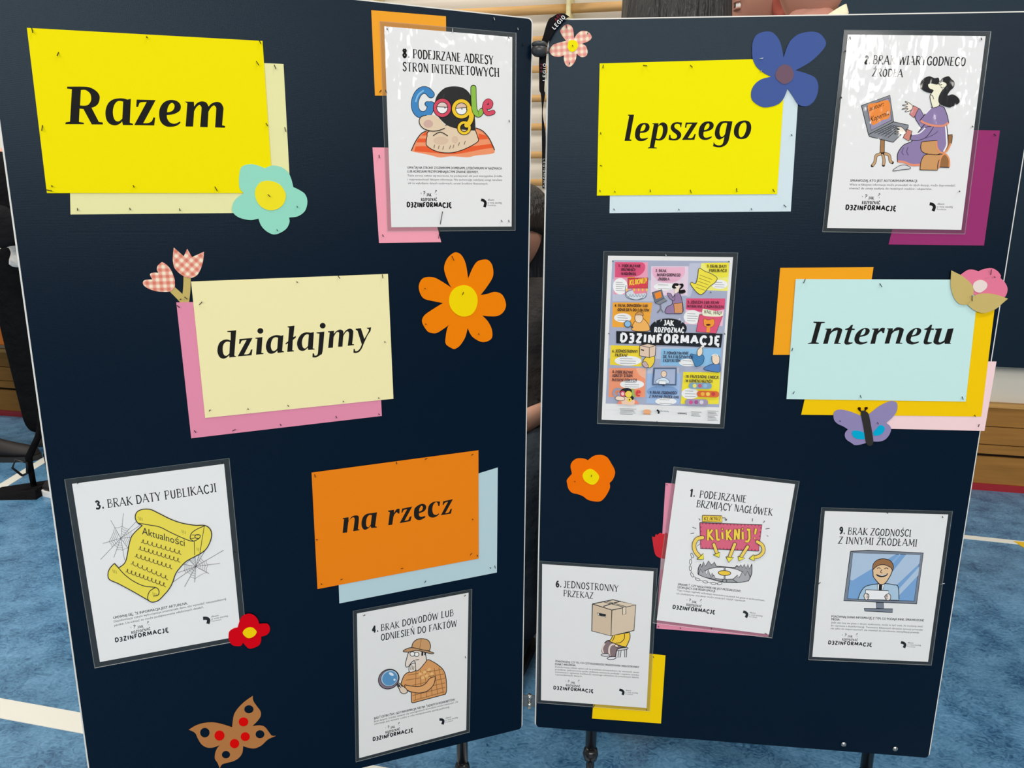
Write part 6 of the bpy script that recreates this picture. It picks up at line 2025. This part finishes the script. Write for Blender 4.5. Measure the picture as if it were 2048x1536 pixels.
pins(PR, ZC, .0017, 'of the pink gingham flower', G1, [((168, 160, 170, 178), 'in the top petal'), ((308, 205, 304, 217), 'in the upper right petal'), ((190, 400, 188, 411), 'in the bottom petal'), ((207, 289, 210, 295), 'in the yellow centre')])
W = 'of the yellow lepszego card'
pins(PR, ZC, .0018, W, G1, [((405, 415, 403, 435), 'at the top left corner'), ((660, 418, 685, 422), 'second along the top edge'), ((962, 417, 975, 430), 'third along the top edge'), ((388, 847, 389, 859), 'midway down the left edge'), ((385, 1058, 395, 1062), 'low on the left edge'), ((383, 1216, 385, 1226), 'at the bottom left corner'), ((478, 1223, 480, 1229), 'second along the bottom edge'), ((705, 1214, 707, 1228), 'third along the bottom edge'), ((962, 1215, 968, 1235), 'fourth along the bottom edge'), ((1258, 1205, 1260, 1228), 'fifth along the bottom edge'), ((1490, 1210, 1500, 1228), 'at the bottom right corner')])
W = 'of the pale blue lepszego backing sheet'
pins(PR, ZC, .0008, W, G1, [((472, 1336, 476, 1344), 'at the bottom left corner'), ((888, 1337, 890, 1344), 'midway along the bottom edge'), ((1352, 1334, 1355, 1342), 'third along the bottom edge'), ((1560, 1311, 1575, 1325), 'at the bottom right corner'), ((1608, 860, 1613, 867), 'on the right edge')])
pins(PR, ZC, .0028, '*of the dark blue flower', G1, [((1400, 378, 1428, 372), 'lying across the left petal'), ((1411, 452, 1418, 456), 'at the lower edge of the left petal')])
ZQ = Z(1500, 0, 3.737)
pins(PR, ZQ, .0022, 'of the laptop poster', G1, [((747, 275, 750, 293), 'at the top left corner'), ((1728, 284, 1732, 298), 'at the top right corner'), ((712, 379, 714, 386), 'high on the left edge'), ((1661, 941, 1666, 949), 'on the right edge'), ((682, 724, 684, 733), 'midway down the left edge'), ((1566, 1425, 1568, 1433), 'at the bottom right corner')])
pins(PR, Z(1640, 240, 5.689), .001, 'of the magenta sheet', G1, [((1980, 160, 2000, 178), 'at the top right corner')])
W = 'of the cream działajmy card'
pins(PL, ZD, .0018, W, G1, [((508, 478, 525, 460), 'on the left edge'), ((1131, 329, 1134, 335), 'midway along the top edge'), ((1395, 292, 1405, 308), 'third along the top edge'), ((1678, 285, 1682, 308), 'at the top right corner'), ((1694, 712, 1696, 720), 'on the right edge'), ((570, 1160, 577, 1151), 'at the bottom left corner'), ((818, 1142, 820, 1149), 'second along the bottom edge'), ((1074, 1121, 1077, 1128), 'third along the bottom edge'), ((1428, 1094, 1430, 1100), 'fourth along the bottom edge'), ((1655, 1072, 1657, 1078), 'at the bottom right corner')])
W = 'of the pink działajmy backing sheet'
pins(PL, ZD, .0008, W, G1, [((365, 483, 380, 495), 'at the top left corner'), ((475, 1283, 485, 1296), 'at the bottom left corner'), ((720, 1286, 738, 1277), 'second along the bottom edge'), ((1025, 1242, 1030, 1251), 'third along the bottom edge'), ((1382, 1191, 1385, 1203), 'fourth along the bottom edge'), ((1655, 1176, 1660, 1183), 'at the bottom right corner')])
pins(PL, Z(270, 480, 10.969), .0009, 'of the gingham tulips', G1, [((985, 1310, 1005, 1295), 'in the leaning stem'), ((1090, 1250, 1140, 1295), 'where the two stems cross')])
W = 'of the orange daisy'
ZY = Z(820, 490, 6.981)
pins(PL, ZY, .0024, W, G1, [((585, 155, 612, 215), 'in the top petal'), ((733, 696, 745, 660), 'in the yellow centre'), ((204, 603, 212, 610), 'in the upper left petal'), ((217, 1099, 224, 1110), 'in the lower left petal'), ((960, 1234, 962, 1250), 'in the lower right petal')])
W = 'of the orange na rzecz card'
pins(PL, ZE, .0018, W, G1, [((222, 285, 226, 303), 'at the top left corner'), ((745, 204, 747, 218), 'second along the top edge'), ((928, 188, 940, 182), 'third along the top edge'), ((1225, 162, 1235, 155), 'at the top right corner'), ((231, 702, 239, 704), 'on the left edge'), ((262, 984, 268, 990), 'at the bottom left corner'), ((389, 959, 397, 955), 'second along the bottom edge'), ((775, 888, 786, 886), 'third along the bottom edge'), ((1218, 800, 1226, 790), 'left of the bottom right corner'), ((1262, 799, 1265, 809), 'at the bottom right corner'), ((1231, 569, 1235, 575), 'on the right edge')])
pins(PL, ZE, .0008, 'of the blue na rzecz backing sheet', G1, [((1375, 868, 1377, 885), 'at the bottom right corner'), ((1344, 879, 1349, 885), 'left of the bottom right corner'), ((926, 978, 932, 966), 'midway along the bottom edge')])
pins(PL, ZE, .0022, 'of the magnifying glass poster', G1, [((534, 1189, 543, 1184), 'at the top left corner'), ((1179, 1064, 1187, 1058), 'at the top right corner'), ((1185, 1449, 1188, 1460), 'on the right edge')])
pins(PL, Z(130, 920, 5.689), .0022, 'of the scroll poster', G1, [((140, 268, 165, 250), 'at the top left corner'), ((1782, 28, 1792, 42), 'at the top right corner'), ((1930, 1048, 1944, 1054), 'on the right edge')])
W = 'of the small overview poster'
ZO = Z(1190, 500, 6.827)
pins(PR, ZO, .0022, W, G1, [((238, 148, 246, 156), 'at the top left corner'), ((1824, 152, 1834, 162), 'at the top right corner'), ((1574, 572, 1584, 580), 'below the yellow scroll tile'), ((184, 1136, 194, 1144), 'on the left edge'), ((1768, 1136, 1774, 1152), 'on the right edge'), ((845, 2340, 855, 2362), 'at the bottom edge')])
pins(PR, ZO, .0008, '*of the small overview poster', G1, [((962, 56, 972, 82), 'above the top edge')])
W = 'of the light blue Internetu card'
pins(PR, ZI, .0022, W, G1, [((648, 250, 638, 275), 'at the top left corner'), ((1125, 278, 1138, 300), 'midway along the top edge'), ((568, 692, 562, 710), 'on the left edge'), ((578, 970, 570, 985), 'at the bottom left corner'), ((1000, 994, 1006, 1011), 'midway along the bottom edge'), ((1652, 1003, 1658, 1021), 'at the bottom right corner')])
pins(PR, ZI, .0014, 'of the golden yellow sheet', G1, [((1733, 1120, 1735, 1129), 'at the bottom right corner')])
pins(PR, ZI, .0008, 'of the pale pink sheet', G1, [((1756, 1196, 1761, 1180), 'at the bottom right corner')])
pins(PR, ZI, .0046, 'of the pink flower with tan leaves', G1, [((1835, 222, 1839, 190), 'in the pink petals'), ((1716, 390, 1715, 356), 'in the tan leaves'), ((1859, 234, 1862, 240), 'at the right of the pink petals')])
pins(PR, Z(1650, 790, 12.8), .003, 'of the purple butterfly', G1, [((1345, 700, 1358, 742), 'in the right wing'), ((380, 660, 398, 672), 'in the left wing')])
pins(PR, Z(1120, 900, 13.962), .0022, 'of the small orange flower', G1, [((870, 745, 882, 705), 'in the yellow centre'), ((400, 872, 418, 884), 'in the left petal')])
pins(PR, Z(1300, 1080, 6.827), .0008, 'of the pink sheet under the trap poster', G1, [((112, 1176, 118, 1188), 'at the bottom left corner'), ((412, 1198, 418, 1208), 'second along the bottom edge'), ((834, 1218, 842, 1206), 'third along the bottom edge'), ((1602, 1285, 1570, 1275), 'at the bottom right corner'), ((228, -760, 234, -752), 'at the top left corner')])
pins(PR, Z(1610, 1010, 6.827), .0022, 'of the newsreader poster', G1, [((1878, 154, 1882, 173), 'at the top right corner'), ((1120, 104, 1131, 114), 'midway along the top edge'), ((185, 1078, 210, 1058), 'on the left edge')])
pins(PR, Z(1610, 1010, 6.827), .0004, '*right of the newsreader poster', G1, [((1840, 1085, 1905, 1070), 'lying flat')])
pins(PR, Z(1070, 1280, 7.314), .0008, 'of the yellow sheet under the box poster', G1, [((1729, 243, 1736, 256), 'at the top right corner'), ((1629, 1017, 1633, 1030), 'on the bottom strip'), ((850, 985, 868, 952), 'at the bottom left')])
